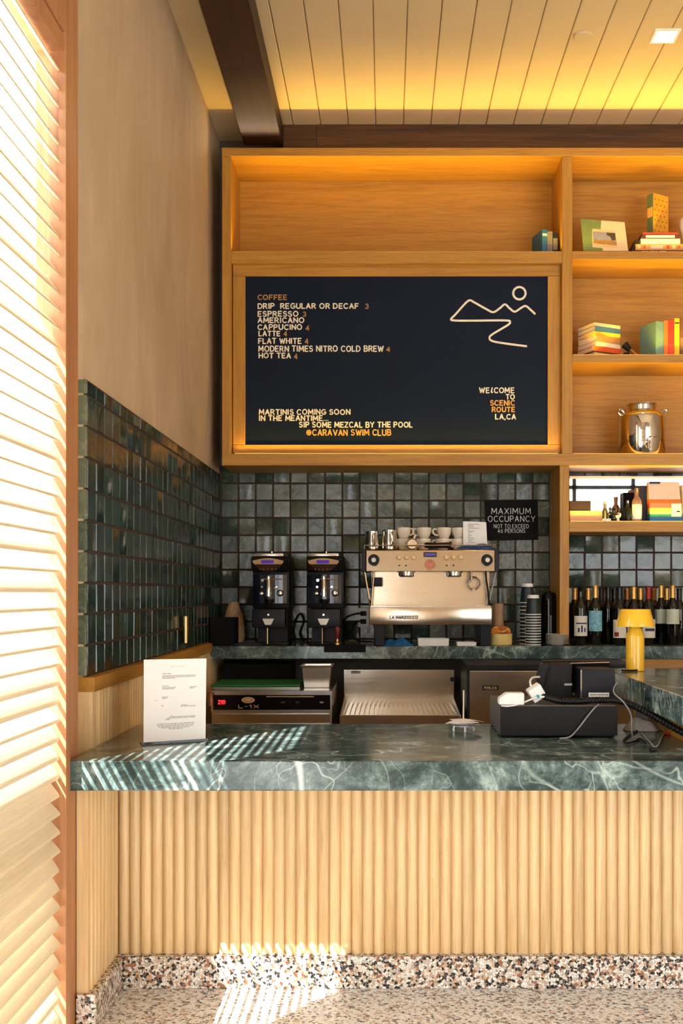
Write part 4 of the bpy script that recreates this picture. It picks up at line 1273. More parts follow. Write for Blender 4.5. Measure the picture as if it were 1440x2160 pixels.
# ------------------------------------------------------------------ wine bottles
def bottle(px, d, top, cap, label_spec, lab, grp, tall=1.0, glass='wine'):
    x = X(px, d); H = Z(top, d) - ZT
    t = thing('wine_bottle', lab, 'bottle', (x, d, ZT + .0005), grp)
    r = .0375
    zb = ZT + .0005
    m = MB(); m.lathe([(0, zb), (r * .92, zb), (r, zb + .006), (r, zb + H * .60), (r * .93, zb + H * .66), (.021, zb + H * .735), (.0155, zb + H * .79), (.0145, zb + H * .97), (.0155, zb + H * .975), (0, zb + H * .98)], (x, d, 0), 24, cap=False)
    m.build('bottle_body', M[glass], t)
    if cap:
        m = MB(); m.lathe([(.0158, zb + H * .79), (.0152, zb + H * .955), (.0168, zb + H * .96), (.0168, zb + H * .985), (.0155, zb + H), (0, zb + H)], (x, d, 0), 20, cap=False); m.build('capsule', M[cap], t)
    if label_spec:
        mat_, y0, y1 = label_spec[:3]
        a = math.radians(78)
        m = MB(); m.lathe([(r + .0008, Z(y1, d)), (r + .0008, Z(y0, d))], (x, d, 0), 18, ang0=-math.pi / 2 - a, ang1=-math.pi / 2 + a, cap=False)
        lo = m.build('paper_label', mat_ if not isinstance(mat_, str) else M[mat_], t)
        for extra in label_spec[3:]:
            em_, ya, yb, a0, a1 = extra
            m = MB(); m.lathe([(r + .0016, Z(yb, d)), (r + .0016, Z(ya, d))], (x, d, 0), 10, ang0=-math.pi / 2 + a0, ang1=-math.pi / 2 + a1, cap=False)
            m.build('print', M[em_] if isinstance(em_, str) else em_, lo)
    return t
lw = plain('cream wine label', (222, 218, 206), .6, vary=.03)
lgn = plain('pale green wine label', (196, 204, 184), .6, vary=.05)
lblue = plain('blue painted wine label', (120, 176, 196), .6, vary=.45, nscale=55)
navy = plain('navy print', (40, 56, 92), .6)
gF, gB = 'wine bottles in the front row', 'wine bottles in the back row'
dF, dB_ = 5.79, 5.98
bottle(1224, dF, 1235, None, (lw, 1299, 1341, (navy, 1313, 1316, -.9, .9), (navy, 1319, 1333, -.12, .15), (navy, 1324, 1333, -.6, -.3), (navy, 1324, 1333, .35, .6)), 'clear necked bottle with white and blue label beside the oak post', gF)
bottle(1255, dF, 1235, 'gold', (lblue, 1288, 1331), 'wine bottle with a blue painted label and gold cap', gF)
bottle(1282, 5.875, 1238, 'blackfoil', None, 'dark front row wine bottle without label, right of the blue label', gF)
bottle(1306, dF, 1238, 'blackfoil', (lw, 1307, 1345, ('redfoil', 1333, 1342, -1.0, -.3)), 'wine bottle with a white and red label left of the lamp', gF)
bottle(1336, dF, 1238, 'gold', (lw, 1310, 1341), 'wine bottle standing right behind the yellow lamp stem', gF)
bottle(1367, dF, 1238, 'redfoil', (lw, 1306, 1345, (navy, 1325, 1331, -.7, .8)), 'wine bottle with red cap behind the right edge of the lampshade', gF)
bottle(1394, 5.87, 1235, 'gold', (lgn, 1285, 1315), 'wine bottle with pale green label just right of the lamp', gF)
bottle(1418, dF, 1235, 'gold', (lgn, 1285, 1316), 'wine bottle with pale green label nearest the right edge', gF)
bk_rows = [(1212, 'gold', 'gold capped back row bottle half hidden by the clear necked bottle'), (1240, 'gold', 'gold capped back row bottle between the white and blue labels'), (1247, None, None), (1268, 'blackfoil', 'black capped back row bottle right of the blue label'),
           (1295, 'blackfoil', 'black capped back row bottle left of the lampshade'), (1322, 'copperfoil', 'copper capped back row bottle above the lampshade left edge'), (1350, 'gold', 'gold capped back row bottle above the middle of the lampshade'),
           (1356, None, None), (1378, 'copperfoil', 'copper capped back row bottle right of the red cap'), (1405, 'gold', 'gold capped back row bottle between the two pale green labels'), (1432, 'blackfoil', 'black capped back row bottle nearest the right edge')]
for px, cap, lab in bk_rows:
    if lab: bottle(px, dB_, 1238 + 3, cap, None, lab, gB)
# black bowl next to the saucers
m = MB(); c = (X(1209, 5.69), 5.69, 0)
m.lathe([(0, ZT), (.012, ZT), (.022, ZT + .012), (.03, ZT + .035), (.028, ZT + .035), (.02, ZT + .014), (0, ZT + .006)], c, 24, cap=False)
tag(m.build('small_bowl', M['blackgloss'], smooth=60), 'tiny black dip bowl between the saucers and the wine bottles', 'bowl')

# ------------------------------------------------------------------ under the back counter
DU = 5.2
gw = thing('glass_washer', 'stainless undercounter washer with red digits under the back counter at left', 'dishwasher', (X(572, DU), 5.6, 0))
xa, xb = X(445, DU), X(700, DU)
m = MB(); m.box(xa, xb, DU + .012, 6.0, 0.08, Z(1457, DU)); m.build('cabinet', M['steel'], gw, smooth=0, bevel=.003)
m = MB()
m.box(xa, xb, DU, DU + .012, Z(1466, DU), Z(1457.5, DU)); m.box(xa, xb, DU, DU + .012, Z(1503.5, DU), Z(1497.5, DU)); m.box(xa, X(449.5, DU), DU, DU + .012, Z(1497.5, DU), Z(1466, DU)); m.box(X(696, DU), xb, DU, DU + .012, Z(1497.5, DU), Z(1466, DU))
m.build('control_frame', M['steel'], gw, smooth=0)
m = MB(); m.box(X(449.5, DU), X(696, DU), DU + .005, DU + .0115, Z(1497.5, DU), Z(1466, DU)); pn = m.build('control_panel', M['blackgloss'], gw, smooth=0)
m = MB(); write(m, '210', (X(460, DU), DU + .0045, Z(1485, DU)), (1, 0, 0), (0, 0, 1), 14 / FPX * DU, 7.5 / FPX * DU, 2.2 / FPX * DU, (0, -1, 0)); m.build('red_digits', M['redled'], pn)
m = MB(); write(m, 'L-1X', (X(503, DU), DU + .0045, Z(1493.5, DU)), (1, 0, 0), (0, 0, 1), 42 / FPX * DU, 6 / FPX * DU, 1.6 / FPX * DU, (0, -1, 0)); m.build('model_lettering', M['bronze'], pn)
m = MB(); m.prism([(X(523, DU) + 14 / FPX * DU * math.cos(a * math.pi / 12), Z(1477, DU) + 6.5 / FPX * DU * math.sin(a * math.pi / 12)) for a in range(24)], DU + .003, DU + .006, 'Y'); m.build('oval_badge', M['bronze'], pn, smooth=0)
m = MB(); m.tube([(X(523, DU) + 9 / FPX * DU * math.cos(a * math.pi / 12), DU + .003, Z(1477, DU) + 3.6 / FPX * DU * math.sin(a * math.pi / 12)) for a in range(24)], .0012, closed=True, seg=5); m.build('badge_ring', M['brownplate'], pn)
m = MB(); m.tube([(X(562, DU), DU - .006, Z(1469.5, DU)), (X(662, DU), DU - .006, Z(1469.5, DU))], .003); m.box(X(566, DU), X(568, DU), DU - .006, DU + .006, Z(1470.5, DU), Z(1468.5, DU)); m.box(X(656, DU), X(658, DU), DU - .006, DU + .006, Z(1470.5, DU), Z(1468.5, DU)); m.build('handle', M['steel'], gw)
for px in (596, 627, 678):
    m = MB(); m.box(X(px - 4, DU), X(px + 4, DU), DU + .003, DU + .006, Z(1483.5, DU), Z(1480, DU)); m.build('switch', M['brownplate'] if px < 650 else M['steel'], pn, smooth=0)
m = MB(); m.lathe([(0, Z(1488, DU)), (.012, Z(1488, DU)), (.013, Z(1475, DU)), (.010, Z(1472, DU)), (.014, Z(1460, DU)), (0, Z(1459, DU))], (X(448, DU) - .006, DU - .016, 0), 14, cap=False); m.build('latch_knob', plain('copper knob', (170, 110, 80), .4, .6), gw)
m = MB(); m.box(X(452, DU), X(694, DU), DU - .004, DU + .011, Z(1523, DU), Z(1506, DU)); m.build('drawer', M['steelwarm'], gw, smooth=0, bevel=.002)
m = MB(); m.box(xa + .01, xb - .01, DU + .002, DU + .011, .12, Z(1527, DU)); m.build('door', M['steel'], gw, smooth=0)
zg = Z(1457, DU) + .0005
m = MB(); m.box(X(447, 5.3), X(632, 5.3), 5.30, 5.62, zg, zg + .008); tag(m.build('steel_tray', M['steel'], smooth=0, bevel=.002), 'flat steel tray under the green board on the washer', 'tray')
m = MB(); m.box(X(446, 5.3), X(631, 5.3), 5.29, 5.63, zg + .0085, zg + .022); tag(m.build('cutting_board', M['green'], smooth=0, bevel=.003), 'thin green cutting board lying on the stainless washer', 'cutting board')
d = 5.33; zp = Z(1404, d)
sp = thing('steam_pan', 'deep square steel food pan standing on the washer', 'pan', (X(667, d), d + .09, zg))
m = MB()
def ring(hw, z, cx=X(667, d), cy=d + .085): return [(cx - hw, cy - hw, z), (cx + hw, cy - hw, z), (cx + hw, cy + hw, z), (cx - hw, cy + hw, z)]
rings = [ring(.066, zg), ring(.076, zp - .012), ring(.086, zp - .004), ring(.086, zp), ring(.072, zp), ring(.063, zg + .004)]
rv = [[m.bm.verts.new(p) for p in r_] for r_ in rings]
for p, q in zip(rv, rv[1:]):
    for i in range(4): m.bm.faces.new([p[i], p[(i + 1) % 4], q[(i + 1) % 4], q[i]])
m.bm.faces.new(rv[0][::-1]); m.bm.faces.new(rv[-1])
m.build('pan_body', M['steel'], sp, smooth=0, bevel=.004)
# black block filling in the shadowed area behind
m = MB(); m.box(X(470, 5.75), X(615, 5.75), 5.75, 6.0, zg, zg + .10); tag(m.build('shadow_block', M['blackmatte'], smooth=0, bevel=.004), 'dark block filling the shadowed area at the back on top of the stainless washer', 'box')

db = thing('drainboard', 'stainless drainboard with tall splash and ribbed tray under the back counter', 'drainboard', (X(844, DU), 5.5, 0))
zt_ = Z(1508, DU)
m = MB(); m.prism([(5.745, .70), (5.77, .70), (5.77, Z(1412, 5.76)), (5.735, Z(1412, 5.76)), (5.735, Z(1414.5, 5.76)), (5.745, Z(1415, 5.76))], X(716, DU), X(972, DU), 'X'); m.build('splash', M['steelwarm'], db, smooth=0)
m = MB(); m.box(X(716, DU), X(972, DU), DU, DU + .012, Z(1528, DU), zt_); m.box(X(716, DU), X(972, DU), DU + .012, 5.745, Z(1528, DU), Z(1528, DU) + .01); m.build('front_lip', M['steelwarm'], db, smooth=0, bevel=.002)
for px in (716, 970):
    m = MB(); m.prism([(DU + .012, .70), (5.745, .70), (5.745, .80), (5.70, .78), (DU + .012, zt_)], X(px, DU), X(px + 2, DU), 'X'); m.build('side', M['steel'], db, smooth=0)
m = MB()
n_ = 24; a, b = X(719, DU), X(969, DU)
for k in range(n_):
    u0 = a + (b - a) * k / n_; u1 = a + (b - a) * (k + .55) / n_
    m.box(u0, u1, DU + .014, 5.744, zt_ - .018, zt_ - .006)
m.box(a, b, DU + .013, 5.7445, zt_ - .03, zt_ - .018)
m.build('ribbed_tray', M['steel'], db, smooth=0)
m = MB(); m.lathe([(0, -.012), (.012, -.012), (.014, 0), (0, 0)], (X(953.5, 5.74), 5.744, Z(1433, 5.74)), 18, 'Y', cap=False); m.build('plug', M['black'], db)
m = MB(); m.box(X(740, 5.74), X(760, 5.74), 5.742, 5.746, Z(1421, 5.74), Z(1414, 5.74)); m.build('sticker', M['ink'], db, smooth=0)
m = MB(); m.box(X(742, 5.74), X(755, 5.74), 5.741, 5.745, Z(1417.5, 5.74), Z(1416, 5.74)); m.build('sticker_print', M['black'], db, smooth=0)
for px in (720, 966):
    m = MB(); m.box(X(px, DU), X(px + 3, DU), 5.22, 5.25, 0, .70); m.build('leg', M['steel'], db, smooth=0)
    m = MB(); m.box(X(px, DU), X(px + 3, DU), 5.70, 5.73, 0, .70); m.build('leg', M['steel'], db, smooth=0)

fg = thing('bar_fridge', 'stainless front bar fridge with small dark badge behind the cash drawer', 'fridge', (X(1140, DU), 5.6, 0))
m = MB(); m.box(X(985, DU), X(1345, DU), DU + .03, 5.65, .06, Z(1402, DU)); m.build('cabinet', M['charcoal'], fg, smooth=0, bevel=.003)
m = MB(); m.box(X(990, DU), X(1340, DU), DU, DU + .028, .10, Z(1415, DU)); dr = m.build('door', M['steelwarm'], fg, smooth=0, bevel=.003)
m = MB(); m.box(X(1017, DU), X(1051, DU), DU - .003, DU + .001, Z(1455.5, DU), Z(1446, DU)); m.build('badge', M['black'], dr, smooth=0)
m = MB(); write(m, 'PERLICK', (X(1021, DU), DU - .0031, Z(1453.5, DU)), (1, 0, 0), (0, 0, 1), 26 / FPX * DU, 5 / FPX * DU, 1.0 / FPX * DU, (0, -1, 0)); m.build('badge_lettering', M['bronze'], dr)
m = MB(); m.box(X(987, DU), X(1343, DU), DU - .004, DU + .03, Z(1413, DU), Z(1403, DU)); m.build('top_trim', M['black'], fg, smooth=0)

# ------------------------------------------------------------------ on the front counter
sh2 = thing('menu_stand', 'upright white printed menu sheet in a clear stand on the marble counter', 'menu stand', (-.725, 3.50, ZW))
def SP(u, v, off=0.0):
    """u across 0..1, v up 0..1 on the leaning sheet"""
    bl = Vector((X(302.5, 3.44), 3.44, ZW + .006)); br = Vector((X(433, 3.53), 3.53, ZW + .006))
    tl = at(303, 1391.5, 3.475); tr = at(435, 1389, 3.565)
    p = bl.lerp(br, u).lerp(tl.lerp(tr, u), v)
    n = (br - bl).cross(tl - bl).normalized()
    if n.y > 0: n = -n
    return p + n * off
def slab(m, u0, u1, v0, v1, o0, o1):
    m.hexa([SP(u0, v0, o1), SP(u1, v0, o1), SP(u1, v0, o0), SP(u0, v0, o0), SP(u0, v1, o1), SP(u1, v1, o1), SP(u1, v1, o0), SP(u0, v1, o0)])
m = MB(); slab(m, 0, 1, 0, 1, 0, .0012); m.build('sheet', M['paper'], sh2, smooth=0)
m = MB()
rr = random.Random(2)
for v, x0, x1 in ((.815, .29, .44), (.79, .29, .83), (.775, .29, .82), (.76, .29, .5), (.665, .29, .40), (.645, .29, .84), (.63, .29, .80), (.53, .29, .42), (.515, .29, .55), (.425, .28, .7), (.41, .3, .83), (.39, .29, .42), (.30, .29, .46), (.285, .28, .83), (.27, .28, .82), (.255, .28, .42)):
    u = x0
    while u < x1:
        w = min(rr.uniform(.02, .07), x1 - u)
        slab(m, u, u + w, v, v + .011, .0008, .0015); u += w + .006
m.build('print', M['ink'], sh2, smooth=0)
m = MB()
for v, x0, x1 in ((.205, .21, .82), (.188, .21, .80), (.172, .23, .80), (.156, .28, .74), (.14, .40, .63)):
    u = x0
    while u < x1:
        w = min(rr.uniform(.02, .06), x1 - u)
        slab(m, u, u + w, v, v + .007, .0008, .0015); u += w + .010
m.build('footnote', M['inkdark'], sh2, smooth=0)
m = MB(); slab(m, .41, .5, .905, .912, .0008, .0015); slab(m, .53, .64, .905, .912, .0008, .0015); slab(m, .175, .215, .49, .505, .0008, .0015); m.build('pale_print', plain('faint ochre print', (226, 206, 160), .8), sh2, smooth=0)
m = MB(); slab(m, -.03, 1.03, -.028, .0, -.045, .012); slab(m, 0, 1, 0, 1, -.004, -.0015); m.build('clear_base', M['acrylic'], sh2, smooth=0)

cdw = thing('cash_drawer', 'wide matte black cash drawer on the marble counter at right', 'cash drawer', (X(1178, 3.586), 3.77, ZW))
dD = 3.586
m = MB(); m.box(X(1055.5, dD), X(1301, dD), dD + .012, dD + .37, ZW + .006, Z(1489, dD)); m.build('case', plain('grey powder coated steel', (88, 86, 84), .45), cdw, smooth=0, bevel=.002)
m = MB(); m.box(X(1055, dD), X(1302, dD), dD, dD + .0115, ZW + .009, Z(1490.5, dD)); m.build('drawer_front', M['black'], cdw, smooth=0, bevel=.002)
for px in (1062, 1293):
    for y in (dD + .03, dD + .34):
        m = MB(); m.lathe([(0, ZW + .0002), (.009, ZW + .0002), (.010, ZW + .007), (0, ZW + .007)], (X(px, dD), y, 0), 12, cap=False); m.build('foot', M['blackmatte'], cdw)
ZD = Z(1489, dD) + .0005
pos = thing('register_terminal', 'black register terminal seen from behind on the cash drawer', 'register', (X(1178, 3.85), 3.88, ZD))
m = MB(); m.prism([(X(1152, 3.83), ZD), (X(1207, 3.83), ZD), (X(1207, 3.83), Z(1400, 3.83)), (X(1147, 3.83), Z(1400, 3.83)), (X(1136, 3.83), Z(1434, 3.83)), (X(1142, 3.83), Z(1452, 3.83))], 3.83, 3.925, 'Y'); m.build('stand', M['black'], pos, smooth=0, bevel=.004)
m = MB(); m.prism([(3.918, Z(1394, 3.92)), (3.932, Z(1391, 3.92)), (3.99, ZD + .012), (3.975, ZD + .008)], X(1144, 3.92), X(1287, 3.92), 'X'); m.build('screen', M['charcoal'], pos, smooth=0, bevel=.003)
m = MB(); m.tube([(X(1144, 3.92), 3.915, Z(1400.5, 3.92)), (X(1284, 3.92), 3.915, Z(1397.5, 3.92))], .003); m.build('edge_trim', M['steel'], pos)
m = MB(); m.box(X(1190, 3.83), X(1206, 3.83), 3.827, 3.831, Z(1446, 3.83), Z(1441.5, 3.83)); m.build('sticker', M['ink'], pos, smooth=0)
m = MB(); m.tube(spline([at(1160, 1397, 3.90), at(1162, 1404, 3.826), at(1155, 1428, 3.822), at(1148, 1455, 3.822)], 6), .0022); m.build('cable', M['charcoal'], pos)
pr = thing('receipt_printer', 'black box shaped receipt printer with white label on the cash drawer', 'printer', (X(1262, 3.76), 3.83, ZD))
dP = 3.76
m = MB(); m.prism([(X(1226, dP), ZD), (X(1298, dP), ZD), (X(1297, dP), Z(1412, dP)), (X(1226, dP), Z(1412, dP))], dP, dP + .14, 'Y'); m.build('case', M['charcoal'], pr, smooth=0, bevel=.004)
m = MB(); m.box(X(1241, dP), X(1284, dP), dP - .002, dP + .002, Z(1470, dP), Z(1461, dP)); lb = m.build('label_sticker', M['paper'], pr, smooth=0)
m = MB()
u = 1244
rr = random.Random(6)
while u < 1281:
    w = rr.uniform(1.2, 4); m.box(X(u, dP), X(u + w, dP), dP - .0026, dP - .0015, Z(1466.8, dP), Z(1464, dP)); u += w + 1.2
m.build('print', M['inkdark'], lb, smooth=0)
m = MB(); m.box(X(1224, dP), X(1226.4, dP), dP - .001, dP + .01, ZD + .004, Z(1413, dP)); m.build('edge_trim', M['steel'], pr, smooth=0)

# white chargers
m = MB(); d = 3.60
m.prism([(X(1052, d), ZD), (X(1106, d), ZD), (X(1106, d), Z(1462, d)), (X(1068, d), Z(1462, d)), (X(1052, d), Z(1474, d))], d, d + .055, 'Y')
tag(m.build('power_brick', M['white'], smooth=0, bevel=.006, bseg=3), 'white power brick at the front left corner of the cash drawer', 'charger')
ad = thing('power_adapter', 'tilted white square plug adapter on the cash drawer', 'charger', at(1130, 1468, 3.66))
m = MB(); c = at(1130, 1461, 3.665); h = .0262
m.box(c.x - h, c.x + h, c.y - .02, c.y + .02, c.z - h, c.z + h, rot=Euler((0.15, math.radians(-32), 0.1)).to_matrix(), bev=.005); m.build('adapter_body', M['white'], ad)
m = MB(); c = at(1134, 1469, 3.645); m.lathe([(0, -.004), (.006, -.004), (.007, .004), (0, .004)], c, 14, 'Y', cap=False); m.build('port', plain('teal ring', (60, 150, 170), .4), ad)
cable('white charging cable arching from the plug adapter to the register', [at(1119, 1446, 3.67), at(1118, 1436, 3.70), at(1124, 1429, 3.76), at(1137, 1428, 3.82)], .004, 'white', 'cable', name='charging_cable')
cable('white cable lying between the power brick and plug adapter', [at(1057, 1489, 3.590), at(1075, 1489.5, 3.590), at(1098, 1484, 3.61), at(1118, 1476, 3.63), at(1132, 1471, 3.638)], .0032, 'white', 'cable', name='charging_cable')
cable('white cable bending from the plug adapter onto the black hose', [at(1138, 1471, 3.64), at(1146, 1470, 3.645), at(1158, 1471, 3.655), at(1166, 1474, 3.66)], .004, 'white', 'cable', name='charging_cable')
hp = spline([at(1142, 1466, 3.66), at(1155, 1472, 3.65), at(1180, 1478, 3.64), at(1215, 1479, 3.64), at(1260, 1477, 3.64), at(1300, 1478, 3.63), at(1330, 1486, 3.60), at(1370, 1506, 3.52), at(1410, 1529, 3.44), at(1455, 1553, 3.36)], 26)
m = MB(); m.tube(hp, [.0125 if (i // 2) % 2 else .0105 for i in range(len(hp))], seg=12)
tag(m.build('cable_hose', M['black'], smooth=60), 'ribbed black cable hose running right across the cash drawer', 'hose')
cable('thin grey cable drooping over the cash drawer front', [at(1262, 1486, 3.60), at(1252, 1495, 3.578), at(1238, 1512, 3.574), at(1222, 1533, 3.573), at(1206, 1551, 3.575), at(1196, 1556, 3.578), at(1180, 1557.5, 3.575)], .0026, 'cable', 'cable', name='thin_cable')
cable('thin grey cable hanging beside the printer toward the counter', [at(1301, 1440, 3.70), at(1294, 1452, 3.66), at(1296, 1464, 3.60), at(1312, 1478, 3.56), at(1325, 1496, 3.56), at(1331, 1512, 3.57), at(1332, 1535, 3.57), at(1333, 1553, 3.59)], .0026, 'cable', 'cable', name='thin_cable')
def onc(px, py, up=.004):
    d = (EYE - ZW - up) * FPX / (py - VPY)
    return at(px, py, d)
cable('thin black cable tangled on the counter right of the cash drawer', [onc(1343, 1541), onc(1328, 1551), onc(1315, 1561), onc(1322, 1567), onc(1338, 1564), onc(1347, 1558), onc(1354, 1561), onc(1361, 1568)], .0032, 'black', 'cable', name='thin_cable')
cable('thin grey cable curling on the counter at the right edge', [onc(1352, 1546), onc(1362, 1556), onc(1372, 1567), onc(1379, 1575), onc(1386, 1573), onc(1393, 1562), onc(1397, 1552), onc(1403, 1545), onc(1411, 1542)], .003, 'cable', 'cable', name='thin_cable')
c = onc(1377, 1583)
m = MB(); m.box(c.x - .012, c.x + .012, c.y - .007, c.y + .007, ZW + .0003, ZW + .014, bev=.003); tag(m.build('cable_connector', M['black']), 'small dark cable connector lying on the counter near the right edge', 'connector')
c = onc(1364, 1541)
m = MB(); m.cloth(c.x - .005, c.y + .05, ZW + .0003, .125, .11, .05, seed=21, fold=.5); tag(m.build('rag', M['greycloth'], smooth=80), 'crumpled beige grey rag on the counter under the raised bar', 'cloth')
rd = thing('red_bracket', 'small bright red bracket on the counter under the raised bar', 'tool', onc(1416, 1549, 0))
c = onc(1427, 1550, 0)
m = MB(); m.box(c.x - .007, c.x + .007, c.y, c.y + .05, ZW + .0003, ZW + .030, bev=.003); m.build('block', M['red'], rd)
m = MB(); m.tube([(c.x - .046, c.y - .002, ZW + .006), (c.x, c.y - .002, ZW + .006)], .005); m.build('bar', M['red'], rd)

# receipt spike
c = onc(977, 1541, 0)
rs = thing('receipt_spike', 'receipt spindle with skewered white slips left of the cash drawer', 'receipt spindle', (c.x, c.y, ZW))
m = MB(); m.tube([(c.x, c.y, ZW + .02), (c.x + .001, c.y, Z(1456, c.y))], [.003, .0026], seg=8); m.build('spike', plain('pale wood spike', (222, 210, 180), .5), rs)
m = MB(); m.lathe([(0, ZW + .018), (.04, ZW + .018), (.042, ZW + .021), (0, ZW + .023)], (c.x, c.y, 0), 24, cap=False); m.build('plate', M['white'], rs)
for a in (200, 275, 350):
    a = math.radians(a); q = Vector((c.x + .036 * math.cos(a), c.y + .036 * math.sin(a), 0))
    m = MB(); m.tube([(q.x, q.y, ZW + .019), (q.x + .004 * math.cos(a), q.y + .004 * math.sin(a), ZW + .009), (q.x + .002 * math.cos(a), q.y, ZW + .0005)], [.004, .0035, .004], seg=8); m.build('foot', M['white'], rs)
rr = random.Random(14)
for k in range(6):
    m = MB(); w, l = rr.uniform(.030, .037), rr.uniform(.045, .062); z0 = ZW + .024 + k * .0028; rz = rr.uniform(0, 3.1); bend = rr.uniform(.0, .012) * (1 if k % 2 else -.3)
    n_ = 6; top, bot = [], []
    for i in range(n_ + 1):
        u = -1 + 2 * i / n_
        for v in (-1, 1):
            px_ = u * l + (.012 if k % 2 else -.006); py_ = v * w
            zz = z0 - bend * u * u + .004 * u * (1 if k % 3 else -1) * .3
            p_ = Vector((c.x + px_ * math.cos(rz) - py_ * math.sin(rz), c.y + px_ * math.sin(rz) + py_ * math.cos(rz), zz))
            top.append(m.bm.verts.new(p_ + Vector((0, 0, .0008)))); bot.append(m.bm.verts.new(p_))
    for i in range(n_):
        a, b, e, f = 2 * i, 2 * i + 1, 2 * i + 3, 2 * i + 2
        m.bm.faces.new([top[a], top[f], top[e], top[b]]); m.bm.faces.new([bot[a], bot[b], bot[e], bot[f]])
        m.bm.faces.new([top[a], bot[a], bot[f], top[f]]); m.bm.faces.new([top[b], top[e], bot[e], bot[b]])
    m.bm.faces.new([top[0], top[1], bot[1], bot[0]]); m.bm.faces.new([top[-1], top[-2], bot[-2], bot[-1]])
    m.build('paper_slip', M['paper'], rs, smooth=60)

# ------------------------------------------------------------------ yellow lamp on the raised bar
dl_ = 4.11; cx = X(1339, dl_); zb = 1.0551
lm = thing('table_lamp', 'glossy yellow table lamp with conical shade on the raised bar', 'lamp', (cx, dl_, zb))
m = MB(); r = .0365
m.lathe([(0, zb), (r - .002, zb), (r, zb + .002), (r, Z(1341, dl_)), (r - .001, Z(1339.5, dl_)), (.023, Z(1322, dl_)), (.020, Z(1316, dl_)), (0, Z(1316, dl_))], (cx, dl_, 0), 48, cap=False); m.build('stem', M['yellow'], lm, smooth=25)
m = MB(); r0, r1 = 41 / FPX * dl_, 31.5 / FPX * dl_; z0, z1 = Z(1321, dl_), Z(1285, dl_)
m.lathe([(r0 - .002, z0), (r0, z0), (r0, z0 + .001), (r1, z1 - .003), (r1 - .003, z1), (0, z1), (0, z1 - .003), (r1 - .004, z1 - .003), (r0 - .003, z0 + .001)], (cx, dl_, 0), 48, cap=False); m.build('shade', M['yellow'], lm, smooth=35)
cable('short black cord stub at the foot of the yellow lamp', [(cx - .062, dl_ - .03, zb + .004), (cx - .045, dl_ - .04, zb + .004), (cx - .02, dl_ - .05, zb + .005), (cx - .002, dl_ - .045, zb + .006)], .0035, 'black', 'cord', name='lamp_cord')

# ------------------------------------------------------------------ books and ornaments on the shelves
S1, S2, S3, S4 = (Z(v, D0) + .0004 for v in (530, 748, 957, 1100))
BC = {}
def bmat(c):
    if c not in BC: BC[c] = plain('book cloth %d' % len(BC), c, .55, vary=.08)
    return BC[c]
PAGE = plain('book pages', (226, 210, 178), .8, vary=.08, nscale=200)
def book(label, group, c, w, dp, h, rotz=0.0, cover=(120, 60, 40), spine='front', extra=None, lean=0.0, bands=()):
    """c: centre of the base, w across the spine direction; cover of two boards and a spine, pages inside.
    upright: spine faces front; flat: lies with spine to the front"""
    t = thing('book', label, 'book', c, group, rotz)
    t.rotation_euler = (0, lean, rotz)
    b = .0025
    def loc_build(m, name, mat_, parent=None):
        o = m.build(name, mat_, None, smooth=0)
        o.parent = parent or t
        return o
    m = MB()
    if spine == 'front':     # upright
        m.box(-w / 2, -w / 2 + b, -dp / 2, dp / 2, 0, h); m.box(w / 2 - b, w / 2, -dp / 2, dp / 2, 0, h); m.box(-w / 2 + b, w / 2 - b, -dp / 2, -dp / 2 + b, 0, h)
        cv = loc_build(m, 'cover', bmat(cover))
        m = MB(); m.box(-w / 2 + b + .0003, w / 2 - b - .0003, -dp / 2 + b + .0003, dp / 2 - .004, .003, h - .003); loc_build(m, 'pages', PAGE)
        for z0, z1, col in bands:
            m = MB(); m.box(-w / 2 + .0015, w / 2 - .0015, -dp / 2 - .0006, -dp / 2 + .0005, h * z0, h * z1); loc_build(m, 'spine_band', bmat(col), cv)
    else:                    # flat
        m.box(-w / 2, w / 2, -dp / 2, dp / 2, 0, b); m.box(-w / 2, w / 2, -dp / 2, dp / 2, h - b, h); m.box(-w / 2, w / 2, -dp / 2, -dp / 2 + b, b, h - b)
        cv = loc_build(m, 'cover', bmat(cover))
        m = MB(); m.box(-w / 2 + .003, w / 2 - .003, -dp / 2 + b + .0003, dp / 2 - .004, b + .0003, h - b - .0003); loc_build(m, 'pages', PAGE)
        for x0, x1, col in bands:
            m = MB(); m.box(-w / 2 + w * x0, -w / 2 + w * x1, -dp / 2 - .0006, -dp / 2 + .0005, h * .22, h * .8); loc_build(m, 'spine_band', bmat(col), cv)
    return t
g = 'books at the right end of the top niche'
d = 5.90
book('blue book standing leftmost in the wide top niche', g, (X(1138.5, d), d, S1), 13 / FPX * d, .15, .150, .25, (40, 92, 128), bands=((.75, .85, (150, 180, 190)),))
book('grey spined book between the blue and black books of the top niche', g, (X(1155, d), d, S1), 11 / FPX * d, .15, .138, .0, (110, 104, 96))
book('black book standing rightmost in the wide top niche', g, (X(1166.5, d), d, S1), 10.5 / FPX * d, .15, .132, .0, (26, 24, 24), bands=((.25, .75, (120, 116, 108)),))

